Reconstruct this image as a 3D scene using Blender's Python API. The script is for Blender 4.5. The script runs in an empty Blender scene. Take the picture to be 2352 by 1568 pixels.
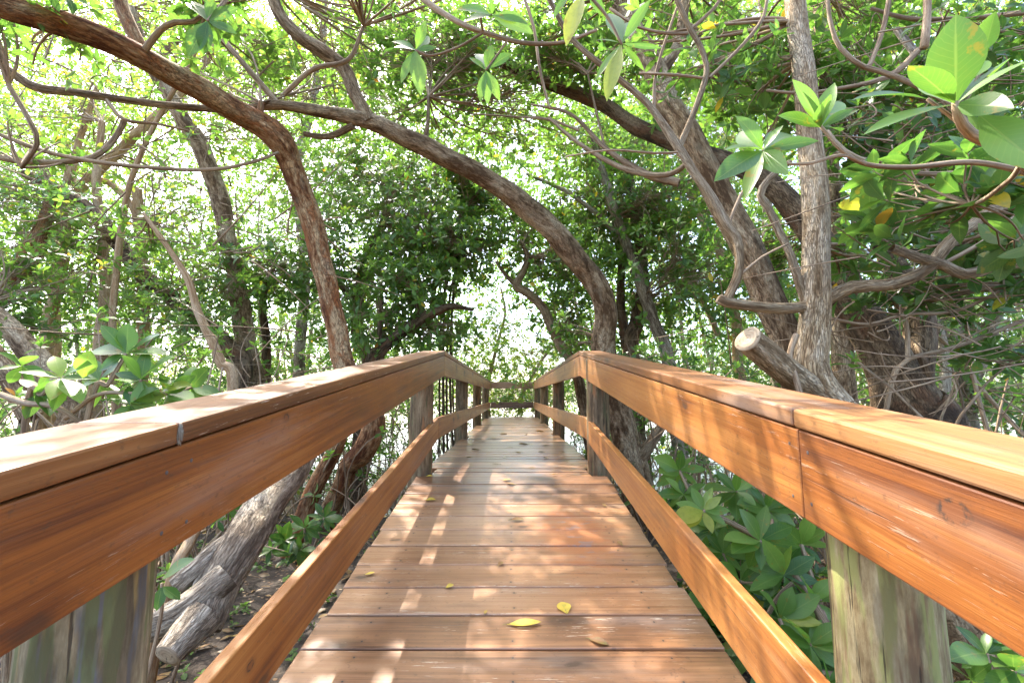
import bpy, bmesh, math, random
import numpy as np
from mathutils import Vector, Matrix, noise

random.seed(7)
rng = np.random.default_rng(11)
scene = bpy.context.scene
COL = scene.collection
R = math.radians

# ------------------------------------------------------------------ camera
FP = 1044.9            # focal length in pixels of a 2352 px wide picture
EYE = 0.637
TILT = R(6.78)
cam_d = bpy.data.cameras.new("camera")
cam_d.lens = 16.0
cam_d.sensor_width = 36.0
cam_d.clip_start = 0.02
cam_d.clip_end = 2000
cam = bpy.data.objects.new("camera", cam_d)
cam.location = (0, 0, EYE)
cam.rotation_euler = (R(90) + TILT, 0, 0)
COL.objects.link(cam)
scene.camera = cam
CT, ST = math.cos(TILT), math.sin(TILT)


def P(u, v, Y):
    """Point at distance Y ahead of the camera in the direction of pixel (u, v)."""
    a = (u - 1176) / FP
    b = (784 - v) / FP
    d = Vector((a, CT - b * ST, ST + b * CT))
    return Vector((0, 0, EYE)) + d * (Y / d.y)


# ------------------------------------------------------------------ materials
class NT:
    def __init__(self, name):
        self.m = bpy.data.materials.new(name)
        self.m.use_nodes = True
        self.t = self.m.node_tree
        self.t.nodes.clear()
        self.out = self.n("ShaderNodeOutputMaterial")

    def n(self, typ, **kw):
        nd = self.t.nodes.new(typ)
        for k, v in kw.items():
            setattr(nd, k, v)
        return nd

    def l(self, a, b):
        self.t.links.new(a, b)

    def val(self, sock, x):
        if isinstance(x, bpy.types.NodeSocket):
            self.l(x, sock)
        else:
            sock.default_value = x

    def math(self, op, a, b=0.0, c=None, clamp=False):
        nd = self.n("ShaderNodeMath", operation=op)
        nd.use_clamp = clamp
        self.val(nd.inputs[0], a)
        self.val(nd.inputs[1], b)
        if c is not None:
            self.val(nd.inputs[2], c)
        return nd.outputs[0]

    def mix(self, f, a, b, blend="MIX"):
        nd = self.n("ShaderNodeMix", data_type="RGBA", blend_type=blend)
        self.val(nd.inputs[0], f)
        for s, x in ((nd.inputs[6], a), (nd.inputs[7], b)):
            if isinstance(x, tuple) and len(x) == 3:
                x = (*x, 1)
            self.val(s, x)
        return nd.outputs[2]

    def ramp(self, f, stops):
        nd = self.n("ShaderNodeValToRGB")
        e = nd.color_ramp.elements
        while len(e) < len(stops):
            e.new(0.5)
        for el, (p, c) in zip(e, stops):
            el.position = p
            el.color = (*c, 1) if len(c) == 3 else c
        self.l(f, nd.inputs[0])
        return nd.outputs[0]

    def smooth(self, x, a, b):
        nd = self.n("ShaderNodeMapRange", interpolation_type="SMOOTHSTEP")
        self.l(x, nd.inputs[0])
        nd.inputs[1].default_value = a
        nd.inputs[2].default_value = b
        return nd.outputs[0]

    def mapping(self, vec, scale=(1, 1, 1), loc=(0, 0, 0)):
        nd = self.n("ShaderNodeMapping")
        self.l(vec, nd.inputs[0])
        nd.inputs[1].default_value = loc
        nd.inputs[3].default_value = scale
        return nd.outputs[0]

    def noise(self, vec, scale=1.0, detail=4, rough=0.55, dist=0.0, w=None):
        nd = self.n("ShaderNodeTexNoise")
        if w is not None:
            nd.noise_dimensions = "4D"
            self.val(nd.inputs["W"], w)
        self.l(vec, nd.inputs["Vector"])
        nd.inputs["Scale"].default_value = scale
        nd.inputs["Detail"].default_value = detail
        nd.inputs["Roughness"].default_value = rough
        nd.inputs["Distortion"].default_value = dist
        return nd.outputs[0]

    def bump(self, h, strength=0.3, dist=0.01, nrm=None):
        nd = self.n("ShaderNodeBump")
        nd.inputs["Strength"].default_value = strength
        nd.inputs["Distance"].default_value = dist
        self.l(h, nd.inputs["Height"])
        if nrm is not None:
            self.l(nrm, nd.inputs["Normal"])
        return nd.outputs[0]

    def principled(self, col, rough=0.5, nrm=None, spec=0.5, coat=0.0, coat_rough=0.2):
        p = self.n("ShaderNodeBsdfPrincipled")
        if isinstance(col, tuple) and len(col) == 3:
            col = (*col, 1)
        self.val(p.inputs["Base Color"], col)
        self.val(p.inputs["Roughness"], rough)
        p.inputs["Specular IOR Level"].default_value = spec
        self.val(p.inputs["Coat Weight"], coat)
        p.inputs["Coat Roughness"].default_value = coat_rough
        if nrm is not None:
            self.l(nrm, p.inputs["Normal"])
        return p.outputs[0]

    def done(self, sh):
        self.l(sh, self.out.inputs[0])
        return self.m


def wood_material(name, dark, mid, light, rough, coat, flecks, wear, bump_s=0.25, stain=False, knots=()):
    t = NT(name)
    co = t.n("ShaderNodeTexCoord").outputs["Object"]
    rnd = t.n("ShaderNodeObjectInfo").outputs["Random"]
    w = t.math("MULTIPLY", rnd, 37.0)
    warp = t.noise(t.mapping(co, (0.9, 5, 5)), 1.0, 2, 0.5, w=w)
    wv = t.n("ShaderNodeVectorMath", operation="MULTIPLY_ADD")
    cmb = t.n("ShaderNodeCombineXYZ")
    t.l(warp, cmb.inputs[1])
    t.l(warp, cmb.inputs[2])
    t.l(cmb.outputs[0], wv.inputs[0])
    wv.inputs[1].default_value = (0, 0.05, 0.05)
    t.l(co, wv.inputs[2])
    cw = wv.outputs[0]
    # knots: sparse cells that bend the grain round them
    kv = t.n("ShaderNodeTexVoronoi", voronoi_dimensions="2D")
    sx = t.n("ShaderNodeSeparateXYZ")
    t.l(co, sx.inputs[0])
    kc = t.n("ShaderNodeCombineXYZ")
    nzk = t.noise(co, 9.0, 3, 0.6)
    t.l(t.math("ADD", t.math("MULTIPLY", sx.outputs[0], 2.3), w), kc.inputs[0])
    t.l(t.math("ADD", t.math("ADD", t.math("MULTIPLY", t.math("ADD", sx.outputs[1], sx.outputs[2]), 5.0), t.math("MULTIPLY", nzk, 0.25)), w), kc.inputs[1])
    t.l(kc.outputs[0], kv.inputs["Vector"])
    kv.inputs["Scale"].default_value = 1.0
    ksel = t.math("GREATER_THAN", t.n("ShaderNodeSeparateColor").outputs[0], 0.5)
    sep = ksel.node.inputs[0].links[0].from_node
    t.l(kv.outputs["Color"], sep.inputs[0])
    ksel.node.inputs[1].default_value = 0.78
    kd = kv.outputs["Distance"]
    knot = t.math("MULTIPLY", t.math("SUBTRACT", 1.0, t.smooth(kd, 0.035, 0.10)), ksel)
    halo = t.math("MULTIPLY", t.math("SUBTRACT", 1.0, t.smooth(kd, 0.05, 0.33)), ksel)
    grain = t.noise(t.mapping(cw, (0.8, 34, 34)), 1.0, 5, 0.62, w=w)
    rings = t.noise(t.mapping(cw, (0.35, 75, 75)), 1.0, 3, 0.6, w=t.math("ADD", w, 30.0))
    fine = t.noise(t.mapping(cw, (3.5, 230, 230)), 1.0, 3, 0.6, w=w)
    blot = t.noise(t.mapping(co, (1.4, 4.5, 4.5)), 1.0, 3, 0.55, w=t.math("ADD", w, 9.0))
    g = t.math("ADD", t.math("MULTIPLY", grain, 0.40), t.math("MULTIPLY", rings, 0.40))
    g = t.math("ADD", g, t.math("MULTIPLY", fine, 0.25))
    g = t.math("ADD", g, t.math("MULTIPLY", t.math("SUBTRACT", blot, 0.5), 0.55))
    g = t.math("ADD", g, t.math("MULTIPLY", t.math("SUBTRACT", rnd, 0.5), 0.34))
    g = t.math("SUBTRACT", g, t.math("MULTIPLY", halo, 0.16))
    col = t.ramp(g, [(0.30, dark), (0.52, mid), (0.74, light)])
    # weathered grey where the stain has gone
    wn = t.noise(t.mapping(co, (1.1, 7, 7)), 1.0, 5, 0.65, w=t.math("ADD", w, 21.0))
    wmask = t.math("MULTIPLY", t.smooth(wn, 0.52, 0.74), wear)
    col = t.mix(wmask, col, (0.30, 0.25, 0.20))
    # specks of dirt and mildew
    dn = t.noise(t.mapping(co, (45, 70, 70)), 1.0, 4, 0.7, w=t.math("ADD", w, 44.0))
    col = t.mix(t.math("MULTIPLY", t.smooth(dn, 0.56, 0.70), 0.45), col, (0.055, 0.032, 0.018))
    dn2 = t.noise(t.mapping(co, (2.2, 9, 9)), 1.0, 5, 0.7, w=t.math("ADD", w, 52.0))
    col = t.mix(t.math("MULTIPLY", t.smooth(dn2, 0.54, 0.72), 0.40), col, (0.075, 0.045, 0.028))
    # dark seams of grain
    ck = t.noise(t.mapping(cw, (1.1, 75, 75)), 1.0, 3, 0.7, w=t.math("ADD", w, 3.0))
    crack = t.smooth(ck, 0.64, 0.70)
    col = t.mix(t.math("MULTIPLY", crack, 0.55), col, (0.035, 0.018, 0.010))
    col = t.mix(t.math("MULTIPLY", knot, 0.75), col, (0.05, 0.022, 0.010))
    # flaked pale scratches
    fl = t.noise(t.mapping(co, (11, 150, 150)), 1.0, 3, 0.7, w=t.math("ADD", w, 14.0))
    fm = t.noise(t.mapping(co, (1.3, 9, 9)), 1.0, 2, 0.5, w=t.math("ADD", w, 5.0))
    fleck = t.math("MULTIPLY", t.smooth(fl, 0.615, 0.655), t.smooth(fm, 0.47, 0.60))
    col = t.mix(t.math("MULTIPLY", fleck, flecks), col, (0.62, 0.52, 0.38))
    for (kx, ky, kz, kr) in knots:
        wp = t.n("ShaderNodeNewGeometry").outputs["Position"]
        dv = t.n("ShaderNodeVectorMath", operation="SUBTRACT")
        t.l(wp, dv.inputs[0])
        dv.inputs[1].default_value = (kx, ky, kz)
        dl = t.n("ShaderNodeVectorMath", operation="LENGTH")
        t.l(t.mapping(dv.outputs[0], (0.0, 0.85, 1.15)), dl.inputs[0])
        sidev = t.n("ShaderNodeSeparateXYZ")
        t.l(dv.outputs[0], sidev.inputs[0])
        same = t.math("LESS_THAN", t.math("ABSOLUTE", sidev.outputs[0]), 0.2)
        kn = t.noise(wp, 70, 3, 0.6)
        dd = t.math("ADD", dl.outputs["Value"], t.math("MULTIPLY", t.math("SUBTRACT", kn, 0.5), kr * 0.7))
        ring = t.math("MULTIPLY", t.smooth(dd, kr * 0.55, kr * 0.85), t.math("SUBTRACT", 1.0, t.smooth(dd, kr * 0.95, kr * 1.25)))
        ins = t.math("SUBTRACT", 1.0, t.smooth(dd, kr * 0.7, kr * 0.95))
        halo2 = t.math("SUBTRACT", 1.0, t.smooth(dd, kr * 0.9, kr * 2.3))
        col = t.mix(t.math("MULTIPLY", t.math("MULTIPLY", halo2, same), 0.35), col, (0.11, 0.035, 0.008))
        col = t.mix(t.math("MULTIPLY", t.math("MULTIPLY", ins, same), 0.6), col, (0.17, 0.055, 0.014))
        col = t.mix(t.math("MULTIPLY", t.math("MULTIPLY", t.math("MULTIPLY", ring, same), t.smooth(kn, 0.35, 0.6)), 0.9), col, (0.030, 0.020, 0.014))
    if stain:
        wpos = t.n("ShaderNodeNewGeometry").outputs["Position"]
        sv = t.n("ShaderNodeVectorMath", operation="SUBTRACT")
        t.l(wpos, sv.inputs[0])
        sv.inputs[1].default_value = (0.36, 2.72, -0.14)
        ln = t.n("ShaderNodeVectorMath", operation="LENGTH")
        t.l(t.mapping(sv.outputs[0], (1, 0.62, 1)), ln.inputs[0])
        sn = t.noise(t.mapping(wpos, (6, 14, 6)), 1.0, 4, 0.6)
        d = t.math("ADD", ln.outputs["Value"], t.math("MULTIPLY", t.math("SUBTRACT", sn, 0.5), 0.55))
        sm = t.math("SUBTRACT", 1.0, t.smooth(d, 0.08, 0.30))
        col = t.mix(t.math("MULTIPLY", sm, 0.55), col, (0.42, 0.12, 0.025))
        sb = t.noise(t.mapping(wpos, (9, 22, 9)), 1.0, 3, 0.6)
        col = t.mix(t.math("MULTIPLY", t.math("MULTIPLY", sm, t.smooth(sb, 0.55, 0.66)), 0.6), col, (0.20, 0.19, 0.20))
        ax_ = t.math("ABSOLUTE", sx.outputs[0])
        dx_ = t.math("MINIMUM", t.math("ABSOLUTE", t.math("SUBTRACT", ax_, 0.56)), ax_)
        dy_ = t.math("ABSOLUTE", t.math("SUBTRACT", t.math("ABSOLUTE", sx.outputs[1]), 0.055))
        nd_ = t.math("SQRT", t.math("ADD", t.math("MULTIPLY", dx_, dx_), t.math("MULTIPLY", dy_, dy_)))
        col = t.mix(t.math("MULTIPLY", t.math("SUBTRACT", 1.0, t.smooth(nd_, 0.004, 0.016)), 0.35), col, (0.10, 0.06, 0.035))
        col = t.mix(t.math("SUBTRACT", 1.0, t.smooth(nd_, 0.003, 0.0048)), col, (0.03, 0.022, 0.018))
    rg = t.math("ADD", rough, t.math("MULTIPLY", t.math("SUBTRACT", wn, 0.5), 0.35))
    rg = t.math("ADD", rg, t.math("MULTIPLY", fine, 0.10), clamp=True)
    h = t.math("ADD", t.math("MULTIPLY", grain, 0.6), t.math("MULTIPLY", fine, 0.5))
    h = t.math("SUBTRACT", h, t.math("MULTIPLY", crack, 0.8))
    h = t.math("ADD", h, t.math("MULTIPLY", fleck, 0.4))
    return t.done(t.principled(col, rg, t.bump(h, bump_s, 0.004), 0.5, coat, 0.24))


KN = []
for (ku, kv_, kr_) in ((2190, 1175, 0.021), (658, 958, 0.012), (575, 1528, 0.013), (1815, 1050, 0.004)):
    yy_ = 0.654 / abs(P(ku, kv_, 1.0).x)
    KN.append((*P(ku, kv_, yy_), kr_))
M = {}
M["rail"] = wood_material("stained_rail_wood", (0.085, 0.021, 0.004), (0.25, 0.078, 0.010), (0.40, 0.165, 0.034), 0.50, 0.20, 0.22, 0.28, 0.45, knots=KN)
M["cap"] = wood_material("stained_cap_wood", (0.09, 0.032, 0.007), (0.21, 0.080, 0.018), (0.34, 0.16, 0.050), 0.52, 0.10, 0.55, 0.5, 0.4)
M["deck"] = wood_material("worn_deck_wood", (0.11, 0.046, 0.018), (0.29, 0.136, 0.055), (0.42, 0.235, 0.115), 0.38, 0.55, 0.7, 0.45, 0.3, True)


def post_material(name, base, streaks):
    t = NT(name)
    co = t.n("ShaderNodeTexCoord").outputs["Object"]
    rnd = t.n("ShaderNodeObjectInfo").outputs["Random"]
    w = t.math("MULTIPLY", rnd, 29.0)
    n1 = t.noise(t.mapping(co, (30, 30, 3.2)), 1.0, 5, 0.6, w=w)
    n2 = t.noise(t.mapping(co, (90, 90, 26)), 1.0, 5, 0.65, w=w)
    n3 = t.noise(t.mapping(co, (14, 14, 3.0)), 1.0, 5, 0.6, w=t.math("ADD", w, 5.0))
    g = t.math("ADD", t.math("MULTIPLY", n1, 0.75), t.math("MULTIPLY", n2, 0.3))
    col = t.ramp(g, [(0.36 + 0.30 * i / (len(base) - 1), c) for i, c in enumerate(base)])
    for k, (c, lo) in enumerate(streaks):
        s = t.noise(t.mapping(co, (24 + 7 * k, 24 + 7 * k, 3.0)), 1.0, 3, 0.6, w=t.math("ADD", w, 11.0 + 7 * k))
        col = t.mix(t.math("MULTIPLY", t.smooth(s, lo - 0.03, lo + 0.05), 0.85), col, c)
    ck = t.noise(t.mapping(co, (44, 44, 2.4)), 1.0, 4, 0.65, w=t.math("ADD", w, 2.0))
    crack = t.smooth(ck, 0.59, 0.64)
    blot = t.smooth(n3, 0.50, 0.60)
    col = t.mix(t.math("MULTIPLY", blot, 0.5), col, (0.06, 0.045, 0.028))
    col = t.mix(t.math("MULTIPLY", crack, 0.8), col, (0.03, 0.022, 0.014))
    h = t.math("SUBTRACT", t.math("MULTIPLY", n2, 0.6), crack)
    return t.done(t.principled(col, 0.75, t.bump(h, 0.6, 0.006), 0.3))


M["post_blue"] = post_material("weathered_post_blue_streaks", [(0.055, 0.045, 0.025), (0.15, 0.13, 0.07), (0.25, 0.22, 0.13), (0.42, 0.38, 0.23)],
                               [((0.13, 0.15, 0.155), 0.54), ((0.30, 0.23, 0.08), 0.59), ((0.13, 0.16, 0.06), 0.52)])
M["post_pale"] = post_material("weathered_post_pale", [(0.08, 0.055, 0.025), (0.20, 0.15, 0.07), (0.34, 0.29, 0.15), (0.46, 0.42, 0.25)],
                               [((0.26, 0.28, 0.09), 0.54), ((0.20, 0.12, 0.06), 0.58)])
M["post_dark"] = post_material("weathered_post_dark", [(0.05, 0.032, 0.018), (0.14, 0.092, 0.046), (0.23, 0.16, 0.085), (0.34, 0.26, 0.15)],
                               [((0.30, 0.14, 0.055), 0.58), ((0.11, 0.13, 0.05), 0.60)])


def bark_material(name, cols, fiss=(0.03, 0.02, 0.012), patch=None, scale=1.0, bs=0.9):
    t = NT(name)
    a = t.n("ShaderNodeAttribute", attribute_name="barkco")
    co = a.outputs["Vector"]
    rnd = t.n("ShaderNodeObjectInfo").outputs["Random"]
    w = t.math("MULTIPLY", rnd, 17.0)
    n0 = t.noise(t.mapping(co, (5 * scale, 5 * scale, 2.2 * scale)), 1.0, 3, 0.55, w=w)
    n1 = t.noise(t.mapping(co, (15 * scale, 15 * scale, 3.4 * scale)), 1.0, 5, 0.65, 0.6, w=w)
    n2 = t.noise(t.mapping(co, (60 * scale, 60 * scale, 17 * scale)), 1.0, 4, 0.7, w=w)
    v = t.n("ShaderNodeTexVoronoi", feature="DISTANCE_TO_EDGE")
    dv = t.n("ShaderNodeVectorMath", operation="ADD")
    cmb = t.n("ShaderNodeCombineXYZ")
    t.l(t.math("MULTIPLY", n1, 2.6), cmb.inputs[0])
    t.l(t.math("MULTIPLY", n0, 2.4), cmb.inputs[1])
    t.l(t.mapping(co, (17 * scale, 17 * scale, 2.6 * scale)), dv.inputs[0])
    t.l(cmb.outputs[0], dv.inputs[1])
    t.l(dv.outputs[0], v.inputs["Vector"])
    fis = t.math("SUBTRACT", 1.0, t.smooth(v.outputs["Distance"], 0.0, 0.16))
    g = t.math("ADD", t.math("MULTIPLY", n1, 0.6), t.math("MULTIPLY", n2, 0.4))
    g = t.math("ADD", g, t.math("MULTIPLY", t.math("SUBTRACT", n0, 0.5), 0.5))
    col = t.ramp(g, [(0.42 + 0.17 * i / (len(cols) - 1), c) for i, c in enumerate(cols)])
    if patch:
        pm = t.smooth(t.noise(t.mapping(co, (9, 9, 3.2)), 1.0, 4, 0.6, w=t.math("ADD", w, 4.0)), 0.50, 0.62)
        col = t.mix(t.math("MULTIPLY", pm, 0.75), col, patch)
    lm = t.smooth(t.noise(t.mapping(co, (12, 12, 5)), scale, 5, 0.65, w=t.math("ADD", w, 8.0)), 0.54, 0.66)
    col = t.mix(t.math("MULTIPLY", lm, 0.40), col, (0.38, 0.32, 0.21))
    col = t.mix(t.math("MULTIPLY", t.math("MULTIPLY", fis, t.smooth(n0, 0.32, 0.60)), 0.60), col, fiss)
    h = t.math("ADD", t.math("MULTIPLY", n1, 0.5), t.math("MULTIPLY", n2, 0.35))
    h = t.math("SUBTRACT", h, t.math("MULTIPLY", fis, 0.55))
    return t.done(t.principled(col, 0.85, t.bump(h, bs, 0.012), 0.25))


M["bark_orange"] = bark_material("bark_orange_brown", [(0.12, 0.040, 0.014), (0.36, 0.175, 0.075), (0.60, 0.41, 0.22)], patch=(0.40, 0.14, 0.045))
M["bark_brown"] = bark_material("bark_brown", [(0.12, 0.068, 0.032), (0.35, 0.235, 0.130), (0.56, 0.43, 0.27)])
M["bark_pale"] = bark_material("bark_pale_tan", [(0.22, 0.14, 0.07), (0.45, 0.33, 0.19), (0.62, 0.50, 0.34)], fiss=(0.09, 0.05, 0.025))
M["bark_dark"] = bark_material("bark_dark", [(0.055, 0.035, 0.020), (0.16, 0.105, 0.060), (0.31, 0.22, 0.13)], patch=(0.20, 0.10, 0.05))
M["bark_grey"] = bark_material("bark_grey", [(0.14, 0.10, 0.065), (0.40, 0.32, 0.225), (0.62, 0.53, 0.40)], fiss=(0.06, 0.045, 0.032))
M["bark_tan"] = bark_material("bark_smooth_tan", [(0.30, 0.175, 0.085), (0.46, 0.30, 0.16), (0.58, 0.42, 0.26)], fiss=(0.18, 0.10, 0.05), bs=0.4)
M["twig"] = bark_material("bark_twig", [(0.16, 0.105, 0.062), (0.34, 0.24, 0.15), (0.50, 0.38, 0.25)], fiss=(0.10, 0.07, 0.04), bs=0.3)


def cut_material():
    t = NT("cut_end_grain")
    co = t.n("ShaderNodeTexCoord").outputs["Object"]
    ln = t.n("ShaderNodeVectorMath", operation="LENGTH")
    t.l(co, ln.inputs[0])
    nz = t.noise(co, 18, 4, 0.6)
    rr = t.math("ADD", t.math("MULTIPLY", ln.outputs["Value"], 420.0), t.math("MULTIPLY", nz, 6.0))
    s = t.math("MULTIPLY", t.math("ADD", t.math("SINE", rr), 1.0), 0.5)
    g = t.math("ADD", t.math("MULTIPLY", s, 0.12), t.math("MULTIPLY", nz, 0.88))
    col = t.ramp(g, [(0.2, (0.13, 0.09, 0.055)), (0.5, (0.33, 0.25, 0.16)), (0.8, (0.50, 0.41, 0.28))])
    ck = t.smooth(t.noise(t.mapping(co, (60, 12, 60)), 1.0, 3, 0.6), 0.62, 0.68)
    col = t.mix(t.math("MULTIPLY", ck, 0.8), col, (0.05, 0.035, 0.02))
    return t.done(t.principled(col, 0.85, t.bump(g, 0.4, 0.004), 0.2))


M["cut"] = cut_material()


def leaf_material(name, stops, trans, tmul, rough=0.34):
    t = NT(name)
    a = t.n("ShaderNodeAttribute", attribute_name="lv")
    sp = t.n("ShaderNodeSeparateXYZ")
    t.l(a.outputs["Vector"], sp.inputs[0])
    s, tt, r = sp.outputs
    col = t.ramp(r, stops)
    co = t.n("ShaderNodeTexCoord").outputs["Object"]
    nz = t.noise(co, 55, 3, 0.6)
    col = t.mix(t.math("MULTIPLY", t.smooth(nz, 0.42, 0.75), 0.35), col, (0.13, 0.20, 0.035))
    # midrib and fine side veins
    sa = t.math("ABSOLUTE", s)
    rib = t.math("SUBTRACT", 1.0, t.smooth(sa, 0.0, 0.09))
    vn = t.math("SINE", t.math("MULTIPLY", t.math("SUBTRACT", tt, t.math("MULTIPLY", sa, 0.22)), 75.0))
    vein = t.math("MULTIPLY", t.smooth(vn, 0.75, 1.0), 0.10)
    vm = t.math("MAXIMUM", t.math("MULTIPLY", rib, 0.35), vein)
    col = t.mix(vm, col, (0.30, 0.38, 0.10))
    # yellowing tip / blemish on a few leaves
    sp2 = t.math("MULTIPLY", t.smooth(t.noise(co, 23, 4, 0.65), 0.61, 0.68), 0.75)
    col = t.mix(sp2, col, (0.26, 0.20, 0.03))
    geo = t.n("ShaderNodeNewGeometry").outputs["Backfacing"]
    colb = t.mix(0.45, col, (0.20, 0.26, 0.09))
    colf = t.mix(geo, col, colb)
    rg = t.math("ADD", rough, t.math("MULTIPLY", geo, 0.25))
    pr = t.principled(colf, rg, t.bump(vm, 0.15, 0.002), 0.5)
    tr = t.n("ShaderNodeBsdfTranslucent")
    tc = t.mix(1.0, col, tmul, "MULTIPLY")
    t.l(tc, tr.inputs[0])
    mx = t.n("ShaderNodeMixShader")
    mx.inputs[0].default_value = trans
    t.l(pr, mx.inputs[1])
    t.l(tr.outputs[0], mx.inputs[2])
    return t.done(mx.outputs[0])


LEAF_STOPS = [(0.0, (0.034, 0.092, 0.024)), (0.30, (0.070, 0.160, 0.032)), (0.58, (0.128, 0.238, 0.046)),
              (0.80, (0.185, 0.315, 0.068)), (0.93, (0.38, 0.38, 0.05)), (0.965, (0.55, 0.38, 0.03)), (1.0, (0.45, 0.17, 0.03))]
M["leaf"] = leaf_material("mangrove_leaf", LEAF_STOPS, 0.46, (1.65, 1.75, 1.05))
M["fallen"] = leaf_material("fallen_leaf_skin", [(0.0, (0.16, 0.075, 0.03)), (0.45, (0.33, 0.17, 0.06)), (0.75, (0.55, 0.36, 0.05)), (1.0, (0.66, 0.48, 0.06))], 0.15, (1.3, 1.2, 0.8), 0.5)


def ground_material():
    t = NT("mud_ground")
    co = t.n("ShaderNodeTexCoord").outputs["Object"]
    n1 = t.noise(co, 2.2, 6, 0.65)
    n2 = t.noise(co, 26, 5, 0.7)
    g = t.math("ADD", t.math("MULTIPLY", n1, 0.5), t.math("MULTIPLY", n2, 0.5))
    col = t.ramp(g, [(0.3, (0.018, 0.013, 0.010)), (0.5, (0.045, 0.032, 0.023)), (0.68, (0.11, 0.08, 0.055))])
    v = t.n("ShaderNodeTexVoronoi")
    t.l(t.mapping(co, (26, 34, 26)), v.inputs["Vector"])
    v.inputs["Scale"].default_value = 1.0
    sp = t.n("ShaderNodeSeparateColor")
    t.l(v.outputs["Color"], sp.inputs[0])
    lit = t.math("MULTIPLY", t.math("GREATER_THAN", sp.outputs[0], 0.62), t.math("SUBTRACT", 1.0, t.smooth(v.outputs["Distance"], 0.22, 0.40)))
    lc = t.ramp(sp.outputs[1], [(0.0, (0.12, 0.07, 0.04)), (0.5, (0.24, 0.15, 0.08)), (1.0, (0.34, 0.25, 0.16))])
    col = t.mix(lit, col, lc)
    h = t.math("ADD", g, t.math("MULTIPLY", lit, 0.3))
    return t.done(t.principled(col, 0.8, t.bump(h, 0.7, 0.03), 0.35))


M["ground"] = ground_material()


def water_material():
    t = NT("still_water")
    co = t.n("ShaderNodeTexCoord").outputs["Object"]
    n1 = t.noise(t.mapping(co, (2.0, 3.5, 2)), 1.0, 3, 0.5)
    return t.done(t.principled((0.10, 0.085, 0.06), 0.07, t.bump(n1, 0.12, 0.05), 0.6))


M["water"] = water_material()


def flat_material(name, c, rough=0.7):
    t = NT(name)
    co = t.n("ShaderNodeTexCoord").outputs["Object"]
    n = t.noise(co, 60, 4, 0.6)
    col = t.mix(t.math("MULTIPLY", n, 0.6), c, tuple(x * 0.45 for x in c))
    return t.done(t.principled(col, rough, t.bump(n, 0.4, 0.003), 0.3))


M["sealant"] = flat_material("old_sealant", (0.20, 0.17, 0.12))
M["nail"] = flat_material("dull_nail", (0.12, 0.10, 0.09), 0.5)


# ------------------------------------------------------------------ mesh helpers
class MB:
    """Collects numpy geometry and links it as ONE mesh object."""

    def __init__(self):
        self.v, self.q, self.t, self.n = [], [], [], 0
        self.qm, self.tm = [], []
        self.bark, self.lv = [], []

    def add(self, verts, quads=None, tris=None, mat=0, bark=None, lv=None):
        verts = np.asarray(verts, dtype=np.float32).reshape(-1, 3)
        k = len(verts)
        if quads is not None and len(quads):
            quads = np.asarray(quads, dtype=np.int32).reshape(-1, 4)
            self.q.append(quads + self.n)
            self.qm.append(np.full(len(quads), mat, np.int32))
        if tris is not None and len(tris):
            tris = np.asarray(tris, dtype=np.int32).reshape(-1, 3)
            self.t.append(tris + self.n)
            self.tm.append(np.full(len(tris), mat, np.int32))
        self.v.append(verts)
        self.bark.append(np.zeros((k, 3), np.float32) if bark is None else np.asarray(bark, np.float32).reshape(-1, 3))
        self.lv.append(np.zeros((k, 3), np.float32) if lv is None else np.asarray(lv, np.float32).reshape(-1, 3))
        self.n += k

    def build(self, name, mats, parent=None, origin=None, smooth=True):
        me = bpy.data.meshes.new(name)
        v = np.concatenate(self.v) if self.v else np.zeros((0, 3), np.float32)
        off = np.zeros(3, np.float32)
        if parent is not None:
            q_ = parent
            while q_ is not None:
                off = off + np.array(q_.location, np.float32)
                q_ = q_.parent
        o_off = np.zeros(3, np.float32)
        if origin is not None:
            o_off = np.array(origin, np.float32)
        base = o_off if origin is not None else off
        v = v - base
        q = np.concatenate(self.q) if self.q else np.zeros((0, 4), np.int32)
        t = np.concatenate(self.t) if self.t else np.zeros((0, 3), np.int32)
        me.vertices.add(len(v))
        me.vertices.foreach_set("co", v.ravel())
        me.loops.add(q.size + t.size)
        me.loops.foreach_set("vertex_index", np.concatenate([q.ravel(), t.ravel()]).astype(np.int32))
        me.polygons.add(len(q) + len(t))
        st = np.concatenate([np.arange(len(q)) * 4, q.size + np.arange(len(t)) * 3]).astype(np.int32)
        me.polygons.foreach_set("loop_start", st)
        mi = np.concatenate([np.concatenate(self.qm) if self.qm else np.zeros(0, np.int32),
                             np.concatenate(self.tm) if self.tm else np.zeros(0, np.int32)]).astype(np.int32)
        me.polygons.foreach_set("material_index", mi)
        me.polygons.foreach_set("use_smooth", np.full(len(q) + len(t), smooth))
        me.update(calc_edges=True)
        at = me.attributes.new("barkco", "FLOAT_VECTOR", "POINT")
        at.data.foreach_set("vector", np.concatenate(self.bark).ravel())
        at = me.attributes.new("lv", "FLOAT_VECTOR", "POINT")
        at.data.foreach_set("vector", np.concatenate(self.lv).ravel())
        for m in (mats if isinstance(mats, (list, tuple)) else [mats]):
            me.materials.append(m)
        o = bpy.data.objects.new(name, me)
        COL.objects.link(o)
        if parent is not None:
            o.parent = parent
            if origin is not None:
                o.location = Vector(base) - Vector(off)
        elif origin is not None:
            o.location = Vector(base)
        return o


def tag(o, label=None, cat=None, group=None, kind=None):
    if label:
        n = len(label.split())
        assert 4 <= n <= 16, (n, label)
        o["label"] = label
    if cat:
        o["category"] = cat
    if group:
        o["group"] = group
    if kind:
        o["kind"] = kind
    return o


def empty(name, loc, label, cat, group=None):
    o = bpy.data.objects.new(name, None)
    o.location = loc
    o.empty_display_size = 0.1
    COL.objects.link(o)
    return tag(o, label, cat, group)


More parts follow.
